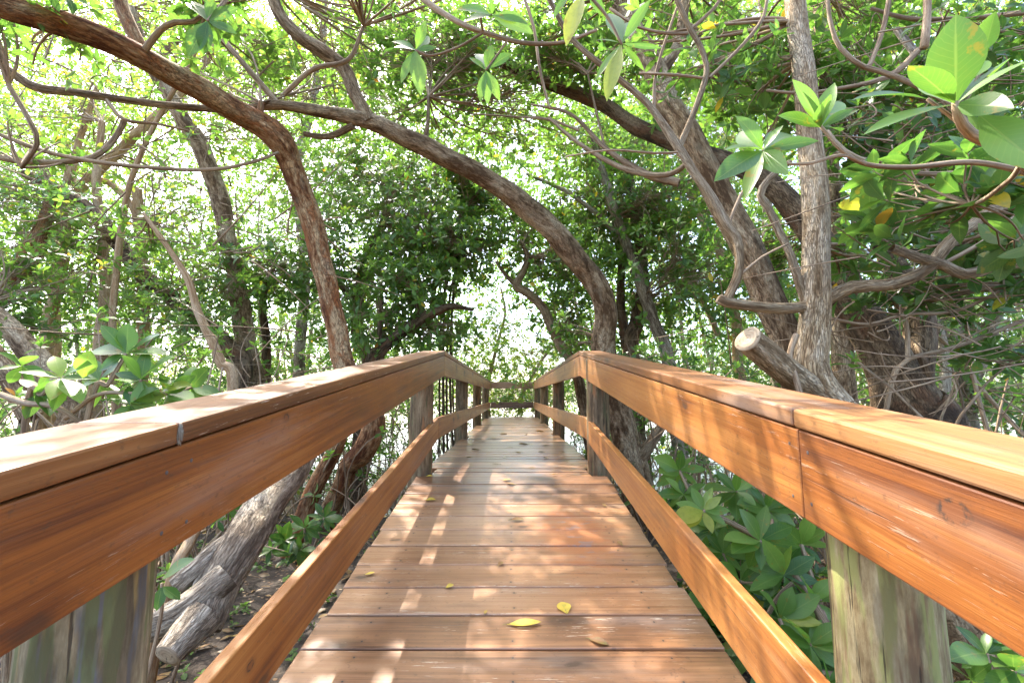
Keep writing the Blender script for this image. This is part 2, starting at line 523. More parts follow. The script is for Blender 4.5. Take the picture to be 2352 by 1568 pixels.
def catmull(pts, step):
    """pts: list of (Vector, diameter). Returns dense positions and diameters."""
    ps = [p for p, _ in pts]
    ds = [d for _, d in pts]
    ps = [ps[0] * 2 - ps[1]] + ps + [ps[-1] * 2 - ps[-2]]
    ds = [ds[0]] + ds + [ds[-1]]
    out, dd = [], []
    for i in range(1, len(ps) - 2):
        p0, p1, p2, p3 = ps[i - 1:i + 3]
        L = (p2 - p1).length
        n = max(2, int(L / step))
        for k in range(n):
            t = k / n
            t2, t3 = t * t, t * t * t
            out.append(0.5 * ((2 * p1) + (p2 - p0) * t + (2 * p0 - 5 * p1 + 4 * p2 - p3) * t2 + (3 * p1 - p0 - 3 * p2 + p3) * t3))
            dd.append(ds[i] + (ds[i + 1] - ds[i]) * (t2 * (3 - 2 * t)))
    out.append(ps[-2])
    dd.append(ds[-2])
    return out, dd


def tube(mb, pts, sides=16, step=0.05, rough=0.09, mat=0, cap_end=True, seed=0.0, lump=0.14):
    pos, dia = catmull(pts, step)
    n = len(pos)
    if rough:
        for i in range(1, n):
            f = min(1.0, i / 6, (n - 1 - i) / 6)
            pos[i] = pos[i] + noise.noise_vector(pos[i] * 2.6 + Vector((seed, 0, 0))) * dia[i] * 0.10 * f
    tang = [(pos[min(i + 1, n - 1)] - pos[max(i - 1, 0)]).normalized() for i in range(n)]
    ref = Vector((0, 0, 1)) if abs(tang[0].z) < 0.9 else Vector((1, 0, 0))
    nx = tang[0].cross(ref).normalized()
    V, B = [], []
    L = 0.0
    ang = np.linspace(0, 2 * math.pi, sides, endpoint=False)
    for i in range(n):
        nx = (nx - tang[i] * nx.dot(tang[i])).normalized()
        ny = tang[i].cross(nx)
        if i:
            L += (pos[i] - pos[i - 1]).length
        r = dia[i] / 2
        for a in ang:
            ca, sa = math.cos(a), math.sin(a)
            k = 1.0
            if rough:
                q = Vector((ca * 1.3 + seed, sa * 1.3, L * 2.2 + seed))
                k += lump * noise.noise(q)
                q2 = Vector((ca * 4.0 + seed, sa * 4.0, L * 3.0))
                k += rough * noise.noise(q2)
            V.append(pos[i] + (nx * ca + ny * sa) * (r * k))
            B.append((ca * 0.09 + seed, sa * 0.09, L))
    Q = []
    for i in range(n - 1):
        for j in range(sides):
            a, b = i * sides + j, i * sides + (j + 1) % sides
            Q.append((a, b, b + sides, a + sides))
    T = []
    if cap_end:
        c = len(V)
        V.append(pos[-1] + tang[-1] * dia[-1] * 0.15)
        B.append((seed, 0, L))
        for j in range(sides):
            T.append((c - sides + j, c - sides + (j + 1) % sides, c))
    mb.add([tuple(x) for x in V], Q, T, mat, B)
    return pos, dia


def beziers(mb, p0, p1, p2, r0, r1, seg=4, sides=4, mat=0):
    """Vectorised thin curved twigs: arrays (N,3) start, control, end."""
    N = len(p0)
    if N == 0:
        return
    t = np.linspace(0, 1, seg + 1)[None, :, None]
    C = p0[:, None] * (1 - t) ** 2 + 2 * p1[:, None] * t * (1 - t) + p2[:, None] * t ** 2
    Tn = 2 * (p1 - p0)[:, None] * (1 - t) + 2 * (p2 - p1)[:, None] * t
    Tn /= np.linalg.norm(Tn, axis=2, keepdims=True) + 1e-9
    ref = np.array([0.31, 0.55, 0.77])
    nx = np.cross(Tn, ref)
    nx /= np.linalg.norm(nx, axis=2, keepdims=True) + 1e-9
    ny = np.cross(Tn, nx)
    tt = t[0, :, 0][None, :]
    r = (np.asarray(r0)[:, None] * (1 - tt) + np.asarray(r1)[:, None] * tt)[:, :, None, None]
    a = np.linspace(0, 2 * np.pi, sides, endpoint=False)
    ring = nx[:, :, None, :] * np.cos(a)[None, None, :, None] + ny[:, :, None, :] * np.sin(a)[None, None, :, None]
    V = (C[:, :, None, :] + ring * r).reshape(-1, 3)
    base = np.arange(N)[:, None, None] * (seg + 1) * sides
    i = np.arange(seg)[None, :, None] * sides
    j = np.arange(sides)[None, None, :]
    j2 = (j + 1) % sides
    Q = np.stack([base + i + j, base + i + j2, base + i + sides + j2, base + i + sides + j], -1).reshape(-1, 4)
    length = np.linalg.norm(p2 - p0, axis=1)
    B = np.zeros((N, seg + 1, sides, 3))
    B[..., 0] = np.cos(a) * 0.03 + rng.random(N)[:, None, None] * 5
    B[..., 1] = np.sin(a) * 0.03
    B[..., 2] = tt[:, :, None] * length[:, None, None]
    mb.add(V, Q, None, mat, B.reshape(-1, 3))


def norm(a):
    return a / (np.linalg.norm(a, axis=-1, keepdims=True) + 1e-9)


def leaf_template(seg):
    rows = np.linspace(0, 1, seg + 1)[1:-1]
    V = [(0.0, 0.0, 0.0)]
    ST = [(0.0, 0.0)]
    for t in rows:
        w = math.sin(math.pi * t ** 0.92) ** 0.85
        for s in (-1, 0, 1):
            V.append((s * w, t, abs(s) * w))
            ST.append((s, t))
    V.append((0, 1.0, 0.0))
    ST.append((0, 1.0))
    k = len(V) - 1
    T = [(0, 2, 1), (0, 3, 2), (k, k - 3, k - 2), (k, k - 2, k - 1)]
    Q = []
    for i in range(len(rows) - 1):
        a = 1 + 3 * i
        Q += [(a, a + 1, a + 4, a + 3), (a + 1, a + 2, a + 5, a + 4)]
    return np.array(V), np.array(ST), np.array(Q, np.int32).reshape(-1, 4), np.array(T, np.int32)


LT = {s: leaf_template(s) for s in (2, 3, 4, 8)}


def leaves(mb, pos, axis, nrm, length, wid, tone, seg=3, mat=0, droop=0.18, fold=0.22):
    """N leaves: petiole base pos, blade direction axis, face normal nrm."""
    V0, STc, Q0, T0 = LT[seg]
    N = len(pos)
    if N == 0:
        return
    axis = norm(axis)
    nrm = nrm - axis * np.sum(nrm * axis, 1, keepdims=True)
    nrm = norm(nrm)
    side = np.cross(axis, nrm)
    L = np.asarray(length).reshape(-1, 1, 1)
    W = np.asarray(wid).reshape(-1, 1, 1)
    dr = (np.asarray(droop) * np.ones(N)).reshape(-1, 1, 1)
    x = V0[:, 0][None, :, None] * W
    y = V0[:, 1][None, :, None]
    z = V0[:, 2][None, :, None] * W * fold - dr * y ** 2
    y = y * (1 - 0.25 * dr * y) + 0.10
    v = pos[:, None] + L * (side[:, None] * x + axis[:, None] * y + nrm[:, None] * z)
    k = len(V0)
    # short petiole: pull the first vertex back to the twig
    v[:, 0] = pos
    off = (np.arange(N) * k)[:, None, None]
    Q = (Q0[None] + off).reshape(-1, 4) if len(Q0) else None
    T = (T0[None] + off).reshape(-1, 3)
    lv = np.zeros((N, k, 3))
    lv[:, :, 0] = STc[:, 0]
    lv[:, :, 1] = STc[:, 1]
    lv[:, :, 2] = np.asarray(tone).reshape(-1, 1)
    mb.add(v.reshape(-1, 3), Q, T, mat, None, lv.reshape(-1, 3))


def rosettes(mb, cen, axis, nl, L, tone, seg=3, mat=0, tvar=0.22, spread=(20, 95), yellow=0.012, wr=(0.19, 0.26)):
    """A whorl of nl leaves round each twig tip."""
    M_ = len(cen)
    if M_ == 0:
        return
    axis = norm(np.asarray(axis, float))
    ref = np.where(np.abs(axis[:, 2:3]) < 0.9, np.array([[0, 0, 1.0]]), np.array([[1.0, 0, 0]]))
    ex = norm(np.cross(axis, ref))
    ey = np.cross(axis, ex)
    k = np.arange(nl)[None, :]
    az = rng.random((M_, 1)) * 6.283 + k * 2.399 + rng.normal(0, 0.25, (M_, nl))
    f = (k + rng.random((M_, nl)) * 0.9) / nl
    pol = np.radians(spread[0] + (spread[1] - spread[0]) * f) + rng.normal(0, 0.16, (M_, nl))
    rad = ex[:, None] * np.cos(az)[..., None] + ey[:, None] * np.sin(az)[..., None]
    ax = axis[:, None] * np.cos(pol)[..., None] + rad * np.sin(pol)[..., None]
    nm = axis[:, None] * np.sin(pol)[..., None] - rad * np.cos(pol)[..., None]
    nm = nm + np.array([0, 0, 0.35]) + rng.normal(0, 0.25, nm.shape)
    LL = (np.asarray(L) * np.ones(M_))[:, None] * (0.62 + 0.5 * f) * rng.uniform(0.85, 1.15, (M_, nl))
    pos = cen[:, None] - axis[:, None] * (f * LL * 0.35)[..., None]
    to = (np.asarray(tone) * np.ones(M_))[:, None] + rng.normal(0, tvar * 0.5, (M_, nl)) + (0.5 - f) * 0.22
    to = np.clip(to, 0, 0.90)
    yel = rng.random((M_, nl)) < yellow
    to = np.where(yel, rng.uniform(0.92, 1.0, to.shape), to)
    w = rng.uniform(wr[0], wr[1], (M_, nl))
    leaves(mb, pos.reshape(-1, 3), ax.reshape(-1, 3), nm.reshape(-1, 3), LL.ravel(), w.ravel(), to.ravel(), seg, mat,
           rng.uniform(0.02, 0.34, M_ * nl))


def in_ball(n):
    p = norm(rng.normal(size=(n, 3)))
    return p * (rng.random((n, 1)) ** 0.45)


def clump(mb, C, Rd, n, L, tone, attach, nl=7, seg=3, subs=7, up=0.5, twig=0.004, yellow=0.012, tw_mat=1, sub_r=0.011, patch=0.55):
    """Leafy bough: branches fork from `attach` to sub-centres, then to whorled twig tips."""
    C = np.array(C, float)
    Rd = np.array(Rd, float)
    sub = C + in_ball(subs) * Rd * 0.8
    att = np.array(attach, float)
    m = int(n)
    which = rng.integers(0, subs, m)
    local = in_ball(m) * Rd * patch
    p = sub[which] + local
    lim = np.linalg.norm((p - C) / Rd, axis=1, keepdims=True)
    p = C + (p - C) / np.maximum(1.0, lim * 0.85)
    out = norm(p - att) * 0.5 + norm(local) * 0.35 + np.array([0, 0, up]) + rng.normal(0, 0.3, (m, 3))
    rosettes(mb, p, out, nl, L, tone + (rng.random(m) - 0.5) * 0.12, seg, 0, yellow=yellow)
    if twig:
        mid = (att + sub) / 2 + rng.normal(0, 0.10, (subs, 3)) * np.linalg.norm(sub - att, axis=1, keepdims=True)
        beziers(mb, np.repeat(att[None], subs, 0), mid, sub, np.full(subs, sub_r), np.full(subs, sub_r * 0.5), 7, 6, tw_mat)
        # twigs leave their branch at a random point along it
        tt = rng.uniform(0.45, 1.0, (m, 1))
        s0 = att * (1 - tt) ** 2 + 2 * mid[which] * tt * (1 - tt) + sub[which] * tt ** 2
        ctl = (s0 + p) / 2 + rng.normal(0, 0.16, (m, 3)) * np.linalg.norm(p - s0, axis=1, keepdims=True)
        beziers(mb, s0, ctl, p, np.full(m, twig), np.full(m, twig * 0.55), 4, 4, tw_mat)


# ------------------------------------------------------------------ light
SUN = Vector((-1.0, 1.25, 2.2)).normalized()
world = bpy.data.worlds.new("World")
scene.world = world
world.use_nodes = True
wt = world.node_tree
bg = wt.nodes["Background"]
sky = wt.nodes.new("ShaderNodeTexSky")
sky.sky_type = "NISHITA"
sky.sun_disc = False
sky.sun_elevation = math.asin(SUN.z)
sky.sun_rotation = math.atan2(SUN.x, SUN.y)
sky.air_density = 0.8
sky.dust_density = 3.5
sky.ozone_density = 0.6
wt.links.new(sky.outputs[0], bg.inputs[0])
bg.inputs[1].default_value = 0.15
sd = bpy.data.lights.new("sun", "SUN")
sd.energy = 2.0
sd.angle = R(0.5)
sd.color = (1.0, 0.93, 0.82)
so = bpy.data.objects.new("sun", sd)
so.rotation_euler = SUN.to_track_quat("Z", "Y").to_euler()
so.location = SUN * 30
COL.objects.link(so)
scene.view_settings.view_transform = "Standard"
scene.view_settings.look = "None"
scene.view_settings.gamma = 1
scene.view_settings.exposure = 2.95
scene.cycles.max_bounces = 7
scene.cycles.diffuse_bounces = 4
scene.cycles.glossy_bounces = 3
scene.cycles.transmission_bounces = 5
scene.cycles.transparent_max_bounces = 4
scene.cycles.sample_clamp_indirect = 6
scene.cycles.use_denoising = True
scene.cycles.caustics_reflective = False
scene.cycles.caustics_refractive = False

# ------------------------------------------------------------------ setting
GZ = -0.75
YC = 3.75        # where the ramp meets the level deck
SL = 0.138       # slope of the ramp


def ground_h(x, y):
    d = max(0.0, (y - 4.0)) / 5.0
    side = max(0.0, x - 1.2) / 2.5
    dip = min(1.0, max(d, 0.55 * side * min(1.0, y / 3.5)))
    n = noise.fractal(Vector((x * 0.55, y * 0.55, 3.1)), 0.6, 2.0, 4) * 0.07
    return GZ + n - 0.42 * dip * dip * (3 - 2 * dip)


def make_ground():
    xs = np.concatenate([[-400, -120, -50, -25], np.linspace(-14, -4, 30), np.linspace(-3.9, 3.9, 70), np.linspace(4, 14, 30), [25, 50, 120, 400]])
    ys = np.concatenate([[-400, -100, -30, -8], np.linspace(-3, 7, 80), np.linspace(7.2, 20, 40), [26, 40, 80, 200, 500]])
    V = [(x, y, ground_h(x, y)) for y in ys for x in xs]
    nx = len(xs)
    Q = [(j * nx + i, j * nx + i + 1, (j + 1) * nx + i + 1, (j + 1) * nx + i) for j in range(len(ys) - 1) for i in range(nx - 1)]
    mb = MB()
    mb.add(V, Q)
    return tag(mb.build("ground", M["ground"]), kind="structure")


make_ground()
mb = MB()
mb.add([(-400, 2.5, -0.93), (400, 2.5, -0.93), (400, 500, -0.93), (-400, 500, -0.93)], [(0, 1, 2, 3)])
tag(mb.build("water", M["water"]), kind="structure")


# ------------------------------------------------------------------ boardwalk
def deck_z(y):
    return -SL * (YC - y) if y < YC else 0.0


def hexa(name, corners, mat, parent, bevel=0.004, along=None):
    """Eight-cornered board; corners ordered near ring (4) then far ring (4). Local X runs along the grain."""
    c = [Vector(p) for p in corners]
    o0 = sum(c, Vector()) / 8
    d = ((c[4] + c[5] + c[6] + c[7]) - (c[0] + c[1] + c[2] + c[3])).normalized() if along is None else Vector(along).normalized()
    zz = Vector((0, 0, 1))
    yy = zz.cross(d).normalized()
    zz = d.cross(yy)
    Mx = Matrix((d, yy, zz)).transposed().to_4x4()
    Mx.translation = o0
    inv = Mx.inverted()
    bm = bmesh.new()
    vs = [bm.verts.new(inv @ p) for p in c]
    for f in ((3, 2, 1, 0), (4, 5, 6, 7), (0, 1, 5, 4), (1, 2, 6, 5), (2, 3, 7, 6), (3, 0, 4, 7)):
        bm.faces.new([vs[i] for i in f])
    bmesh.ops.recalc_face_normals(bm, faces=bm.faces)
    if bevel:
        bmesh.ops.bevel(bm, geom=list(bm.edges), offset=bevel, segments=2, affect="EDGES", profile=0.5)
    me = bpy.data.meshes.new(name)
    bm.to_mesh(me)
    bm.free()
    me.materials.append(mat)
    o = bpy.data.objects.new(name, me)
    COL.objects.link(o)
    o.parent = parent
    pl = parent.location if parent.parent is None else parent.location + parent.parent.location
    Mx.translation = o0 - pl
    o.matrix_local = Mx
    return o


POSTS = {-1: [(-0.80, 0.92), (-0.765, 3.88), (-0.775, 7.05), (-0.775, 10.2), (-0.77, 13.3)],
         1: [(0.80, 1.045), (0.745, 3.98), (0.765, 7.58), (0.765, 10.8), (0.77, 13.75)]}
PR = 0.097

deck = empty("boardwalk_deck", (0, 0, 0), "ramped walkway deck of brown worn planks leading between the two handrails", "boardwalk")
pitch = 0.197
y = -1.35
edges = []
while y < 14.05:
    edges.append(y)
    y += pitch * random.uniform(0.97, 1.03)
for i in range(len(edges) - 1):
    y0, y1 = edges[i] + random.uniform(0.004, 0.007), edges[i + 1] - random.uniform(0.004, 0.007)
    ends = []
    for s in (-1, 1):
        xe = s * (0.762 + random.uniform(-0.012, 0.012))
        for px, py in POSTS[s]:
            if y1 > py - PR - 0.015 and y0 < py + PR + 0.015:
                xe = s * (abs(px) - PR - 0.008)
        ends.append(xe)
    if y0 < YC < y1:
        zz0, zz1 = deck_z(y0), 0.0
    else:
        zz0, zz1 = deck_z(y0), deck_z(y1)
    j = [random.uniform(-0.003, 0.003) for _ in range(4)]
    xa, xb = ends
    th = 0.038
    hexa("plank", [(xa, y0, zz0 + j[0]), (xa, y1, zz1 + j[1]), (xa, y1, zz1 - th), (xa, y0, zz0 - th),
                   (xb, y0, zz0 + j[2]), (xb, y1, zz1 + j[3]), (xb, y1, zz1 - th), (xb, y0, zz0 - th)], M["deck"], deck, 0.004)
for x in (-0.56, 0.0, 0.56):
    for ya, yb in ((-1.3, YC - 0.01), (YC, 14.0)):
        za, zb = deck_z(ya) - 0.041, deck_z(yb) - 0.041
        hexa("beam", [(x - 0.02, ya, za), (x + 0.02, ya, za), (x + 0.02, ya, za - 0.19), (x - 0.02, ya, za - 0.19),
                      (x - 0.02, yb, zb), (x + 0.02, yb, zb), (x + 0.02, yb, zb - 0.19), (x - 0.02, yb, zb - 0.19)], M["post_dark"], deck, 0)

YB = 4.42        # bend of the top rail
YM = 4.12        # bend of the middle rail
YE = 13.95       # end of the walkway
HT, HM = 1.07, 0.443
XI = 0.65        # inner face of the rails


def cap_z(y):
    return HT - SL * (YB - y) if y < YB else HT


def mid_z(y):
    return HM - SL * (YM - y) if y < YM else HM


def board(name, s, ya, yb, zf, top, bot, xin, xout, mat, parent, bevel=0.005):
    za, zb = zf(ya), zf(yb)
    a, b = s * xin, s * xout
    return hexa(name, [(a, ya, za - top), (b, ya, za - top), (b, ya, za - bot), (a, ya, za - bot),
                       (a, yb, zb - top), (b, yb, zb - top), (b, yb, zb - bot), (a, yb, zb - bot)], mat, parent, bevel)


def post_mesh(x, y, ztop, zbot, mat, parent, sd):
    mb = MB()
    n = int((ztop - zbot) / 0.05)
    sides = 28
    V, Q = [], []
    lean = random.uniform(-0.006, 0.006)
    for i in range(n + 1):
        z = zbot + (ztop - zbot) * i / n
        r = PR * (1.04 - 0.05 * i / n)
        for k in range(sides):
            a = 2 * math.pi * k / sides
            q = Vector((math.cos(a) * 2.2 + sd, math.sin(a) * 2.2, z * 0.9))
            rr = r * (1 + 0.035 * noise.noise(q) + 0.018 * noise.noise(q * 5))
            V.append((x + lean * i / n + rr * math.cos(a), y + rr * math.sin(a), z))
    for i in range(n):
        for k in range(sides):
            Q.append((i * sides + k, i * sides + (k + 1) % sides, (i + 1) * sides + (k + 1) % sides, (i + 1) * sides + k))
    c = len(V)
    V.append((x + lean, y, ztop + 0.002))
    T = [(c - sides + k, c - sides + (k + 1) % sides, c) for k in range(sides)]
    mb.add(V, Q, T)
    return mb.build("post", mat, parent, origin=(x, y, zbot))


RAIL_LABEL = {-1: "wooden handrail on the left with washed-out pale cap top and blue-streaked near post",
              1: "wooden handrail on the right with sun-striped boards and pale yellowish near post"}
for s in (-1, 1):
    rail = empty("wooden_railing", (s * 0.76, 0, 0), RAIL_LABEL[s], "railing")
    j1 = 0.905 if s < 0 else 1.068
    j2 = 0.915 if s < 0 else 1.058
    for k, (ya, yb) in enumerate([(-1.3, j1 - 0.0015), (j1 + 0.0025, YB - 0.002), (YB + 0.002, 9.2), (9.206, YE + 0.05)]):
        board("cap_rail", s, ya, yb, cap_z, 0.0, 0.042, XI, XI + 0.21, M["cap"], rail, 0.006)
    for k, (ya, yb) in enumerate(([(-1.3, YB - 0.003)] if s < 0 else [(-1.3, j2 - 0.001), (j2 + 0.0015, YB - 0.003)]) + [(YB + 0.002, 8.6), (8.606, YE)]):
        board("top_board", s, ya, yb, cap_z, 0.046, 0.243, XI + 0.004, XI + 0.042, M["rail"], rail, 0.004)
    for k, (ya, yb) in enumerate([(-1.3, YM - 0.002), (YM + 0.002, 8.4), (8.405, YE)]):
        board("middle_board", s, ya, yb, mid_z, 0.0, 0.187, XI + 0.004, XI + 0.042, M["rail"], rail, 0.005)
    mats = ["post_blue" if s < 0 else "post_pale"] + ["post_dark"] * 4
    for (px, py), m in zip(POSTS[s], mats):
        post_mesh(px, py, cap_z(py) - 0.055, ground_h(px, py) - 0.15, M[m], rail, px * 7 + py)
    # nails beside the joints
    for (yy, dz) in ((j2 - 0.03, 0.09), (j2 - 0.03, 0.2), (j2 + 0.035, 0.085), (j2 + 0.035, 0.205)):
        mb = MB()
        c = Vector((s * (XI + 0.0035), yy, cap_z(yy) - dz))
        a = np.linspace(0, 2 * np.pi, 10, endpoint=False)
        ring = [(c.x, c.y + 0.0042 * math.cos(t), c.z + 0.0042 * math.sin(t)) for t in a]
        mb.add(ring + [(c.x - s * 0.0012, c.y, c.z)], None, [(k, (k + 1) % 10, 10) for k in range(10)])
        mb.build("nail", M["nail"], rail)
    if s < 0:
        # lumpy grey sealant squeezed out of the cap joint
        bm = bmesh.new()
        bmesh.ops.create_icosphere(bm, subdivisions=4, radius=1.0)
        for v in bm.verts:
            k = 1 + 0.5 * noise.noise(v.co * 2.6) + 0.25 * noise.noise(v.co * 7)
            v.co = Vector((v.co.x * 0.004, v.co.y * 0.006, v.co.z * 0.019)) * k
        me = bpy.data.meshes.new("sealant")
        bm.to_mesh(me)
        bm.free()
        me.materials.append(M["sealant"])
        for p in me.polygons:
            p.use_smooth = True
        o = bpy.data.objects.new("sealant", me)
        COL.objects.link(o)
        o.parent = rail
        o.location = Vector((s * (XI - 0.001), j1, cap_z(j1) - 0.024)) - rail.location

er = empty("wooden_railing", (0, YE, 0), "short two-board rail closing the far end of the walkway", "railing")
for nm, zt, zb in (("top_board", HT - 0.02, HT - 0.215), ("middle_board", HM, HM - 0.18)):
    hexa(nm, [(-0.647, YE, zt), (-0.647, YE + 0.04, zt), (-0.647, YE + 0.04, zb), (-0.647, YE, zb),
              (0.647, YE, zt), (0.647, YE + 0.04, zt), (0.647, YE + 0.04, zb), (0.647, YE, zb)], M["deck"], er, 0.005)


# ------------------------------------------------------------------ trees
def limb_points(pts, wm=1.0):
    out = []
    for p in pts:
        if p[0] == "w":
            out.append((Vector(p[1:4]), p[4]))
        else:
            u, v, Y, w = p
            q = P(u, v, Y)
            dist = (q - Vector((0, 0, EYE))).length
            out.append((q, w / FP * Y * 0.96 * wm))
    return out


def tree(name, label, bark, limbs, clumps, cat="tree", group=None, roots=(), thin=(), sides=18, base=None, seg=3, crown="crown", wm=1.0):
    """limbs: thick stems; thin: slender boughs; clumps: leafy masses (u, v, Y, ru, rv, ry, n, leaf length, tone)."""
    first = limb_points(limbs[0], wm)
    root = empty(name, first[0][0] if base is None else base, label, cat, group)
    mb = MB()
    nodes = []
    for i, lm in enumerate(limbs):
        pos, dia = tube(mb, limb_points(lm, wm), sides if i == 0 else 14, 0.045, seed=random.uniform(0, 50))
        nodes += [p for p, d in zip(pos, dia)]
    mb.build("trunk", M[bark], root)
    cr = MB()
    for lm in thin:
        pos, dia = tube(cr, limb_points(lm), 8, 0.06, rough=0.05, mat=1, seed=random.uniform(0, 50))
        nodes += pos
    arr = np.array([tuple(p) for p in nodes])
    for c in clumps:
        if c[0] == "w":
            C = Vector(c[1:4])
            Rd = c[4:7]
            n, L, tone = c[7:10]
        else:
            u, v, Y, ru, rv, ry, n, L, tone = c[:9]
            C = P(u, v, Y)
            Rd = (ru / FP * Y, ry, rv / FP * Y)
        d = np.linalg.norm(arr - np.array(C), axis=1)
        lim = d + 0.25 * np.maximum(0, arr[:, 2] - C.z)
        att = arr[int(np.argmin(lim))]
        far_ = C.y > 5
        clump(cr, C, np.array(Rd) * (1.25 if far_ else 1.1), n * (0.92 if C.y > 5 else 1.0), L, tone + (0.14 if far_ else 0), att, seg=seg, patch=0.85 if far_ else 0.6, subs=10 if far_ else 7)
    for i, lm in enumerate(roots):
        rb = MB()
        tube(rb, limb_points(lm), 8, 0.06, rough=0.06, seed=random.uniform(0, 50))
        rb.build("prop_root", M[bark], root)
    if cr.n:
        cr.build(crown, [M["leaf"], M["twig"]], root)
    return root


def gnd(x, y, d, dz=-0.1):
    return ("w", x, y, ground_h(x, y) + dz, d)


# --- tree 1: orange bark, rises behind the left handrail and arches towards the upper left
T1 = tree("mangrove_tree", "orange-brown barked tree behind the left handrail bending into the thick limb overhead", "bark_orange",
     [[gnd(-2.15, 5.3, 0.34), (750, 1185, 5.1, 60), (785, 1115, 4.9, 56), (800, 1068, 4.8, 58), (842, 1030, 4.65, 72), (858, 965, 4.6, 66), (815, 885, 4.6, 64),
       (786, 825, 4.6, 66), (768, 720, 4.55, 62), (742, 610, 4.5, 66), (715, 500, 4.4, 68), (672, 385, 4.2, 72), (640, 318, 4.0, 84),
       (570, 268, 3.8, 78), (430, 192, 3.4, 76), (280, 112, 3.0, 82), (120, 46, 2.7, 84), (0, 8, 2.5, 86), (-160, -50, 2.3, 86)],
      [(345, 150, 3.15, 50), (305, 75, 3.15, 44), (280, 10, 3.2, 42), (270, -60, 3.25, 40)],
      [(598, 262, 3.85, 22), (600, 236, 3.84, 18)]],
     [("w", -2.8, 5.2, 4.6, 1.5, 1.2, 0.7, 100, 0.10, 0.42), ("w", -3.0, 2.4, 4.2, 1.2, 1.5, 0.7, 110, 0.10, 0.42),  # overhead clumps added to throw dappled shade on the deck
      ("w", -2.0, 2.25, 3.4, 0.8, 0.7, 0.35, 46, 0.10, 0.42), (480, 40, 3.2, 130, 60, 0.4, 26, 0.12, 0.36), (130, 100, 2.9, 160, 60, 0.5, 16, 0.10, 0.40), (60, 330, 3.4, 110, 60, 0.4, 14, 0.10, 0.52),  # first clump hangs above the view, added to dapple the left cap
      (30, 60, 3.0, 60, 60, 0.3, 10, 0.11, 0.30)],
     thin=[[(20, 195, 3.0, 12), (70, 280, 3.05, 12), (86, 330, 3.1, 11), (50, 385, 3.2, 10)],
           [(310, 145, 3.1, 18), (380, 60, 3.0, 16), (445, 50, 3.0, 12), (480, 20, 3.0, 9)]], wm=.76)

# --- tree 2: the arch over the walkway
T2 = tree("mangrove_tree", "tree behind the right handrail whose smooth trunk arches over the walkway to the left", "bark_brown",
     [[gnd(1.62, 5.4, 0.75), (1478, 1180, 5.35, 108), (1456, 1080, 5.3, 92), (1430, 980, 5.3, 82), (1402, 880, 5.2, 76), (1386, 800, 5.2, 78), (1392, 720, 5.1, 70),
       (1366, 650, 5.0, 72), (1305, 575, 4.85, 80), (1235, 495, 4.7, 74), (1120, 410, 4.5, 66), (1000, 350, 4.3, 64), (900, 300, 4.2, 58),
       (820, 272, 4.1, 52), (740, 257, 4.0, 40), (640, 243, 3.95, 32), (560, 250, 3.95, 27), (430, 247, 3.9, 24), (300, 231, 3.8, 22), (180, 214, 3.7, 25),
       (80, 200, 3.6, 30), (0, 150, 3.5, 27), (-90, 110, 3.4, 26)],
      [(850, 282, 4.12, 50), (815, 215, 4.1, 44), (790, 160, 4.1, 46), (740, 118, 4.05, 50), (690, 88, 4.0, 44), (645, 36, 3.95, 42), (612, -40, 3.9, 40)],
      [(700, 308, 4.2, 18), (755, 314, 4.15, 22), (812, 288, 4.1, 24)],
      [(975, 335, 4.28, 22), (983, 280, 4.28, 12), (984, 222, 4.27, 9)],
      [(1452, 1070, 5.3, 50), (1500, 1010, 5.2, 34), (1540, 940, 5.2, 24)]],
     [(960, 100, 4.6, 330, 110, 0.9, 300, 0.10, 0.42), (1120, 250, 5.2, 260, 110, 0.8, 260, 0.095, 0.40), (820, 60, 5.5, 240, 120, 0.8, 170, 0.10, 0.55),
      ("w", -1.6, 6.2, 5.4, 1.6, 1.6, 0.7, 150, 0.10, 0.42), ("w", -0.9, 3.2, 4.7, 1.4, 1.2, 0.6, 60, 0.10, 0.40), ("w", -1.6, 1.4, 4.4, 1.4, 1.2, 0.6, 110, 0.10, 0.42),  # overhead world-space clumps, added for the broken shade on the walkway
      (1480, 830, 5.0, 90, 50, 0.3, 26, 0.11, 0.25), (1310, 770, 5.3, 60, 40, 0.3, 18, 0.11, 0.25), (590, 120, 4.8, 150, 90, 0.6, 70, 0.10, 0.6)],
     thin=[[(640, 240, 3.95, 16), (580, 170, 3.9, 14), (520, 100, 3.9, 12), (490, 70, 3.9, 9)],
           [(652, 218, 3.95, 12), (720, 160, 3.9, 12), (800, 138, 3.85, 11), (835, 60, 3.8, 8)],
           [(0, 310, 3.4, 10), (110, 350, 3.5, 11), (210, 370, 3.55, 11), (320, 383, 3.6, 10), (480, 390, 3.7, 9), (580, 372, 3.8, 8), (640, 350, 3.9, 7)],
           [(285, 280, 3.8, 13), (262, 320, 3.75, 13), (215, 360, 3.6, 14), (120, 372, 3.5, 15), (30, 368, 3.4, 15), (-40, 350, 3.4, 15)],
           [(245, 230, 3.75, 9), (285, 275, 3.75, 10), (360, 285, 3.8, 7), (430, 300, 3.85, 5)]],
     sides=22, wm=.74)

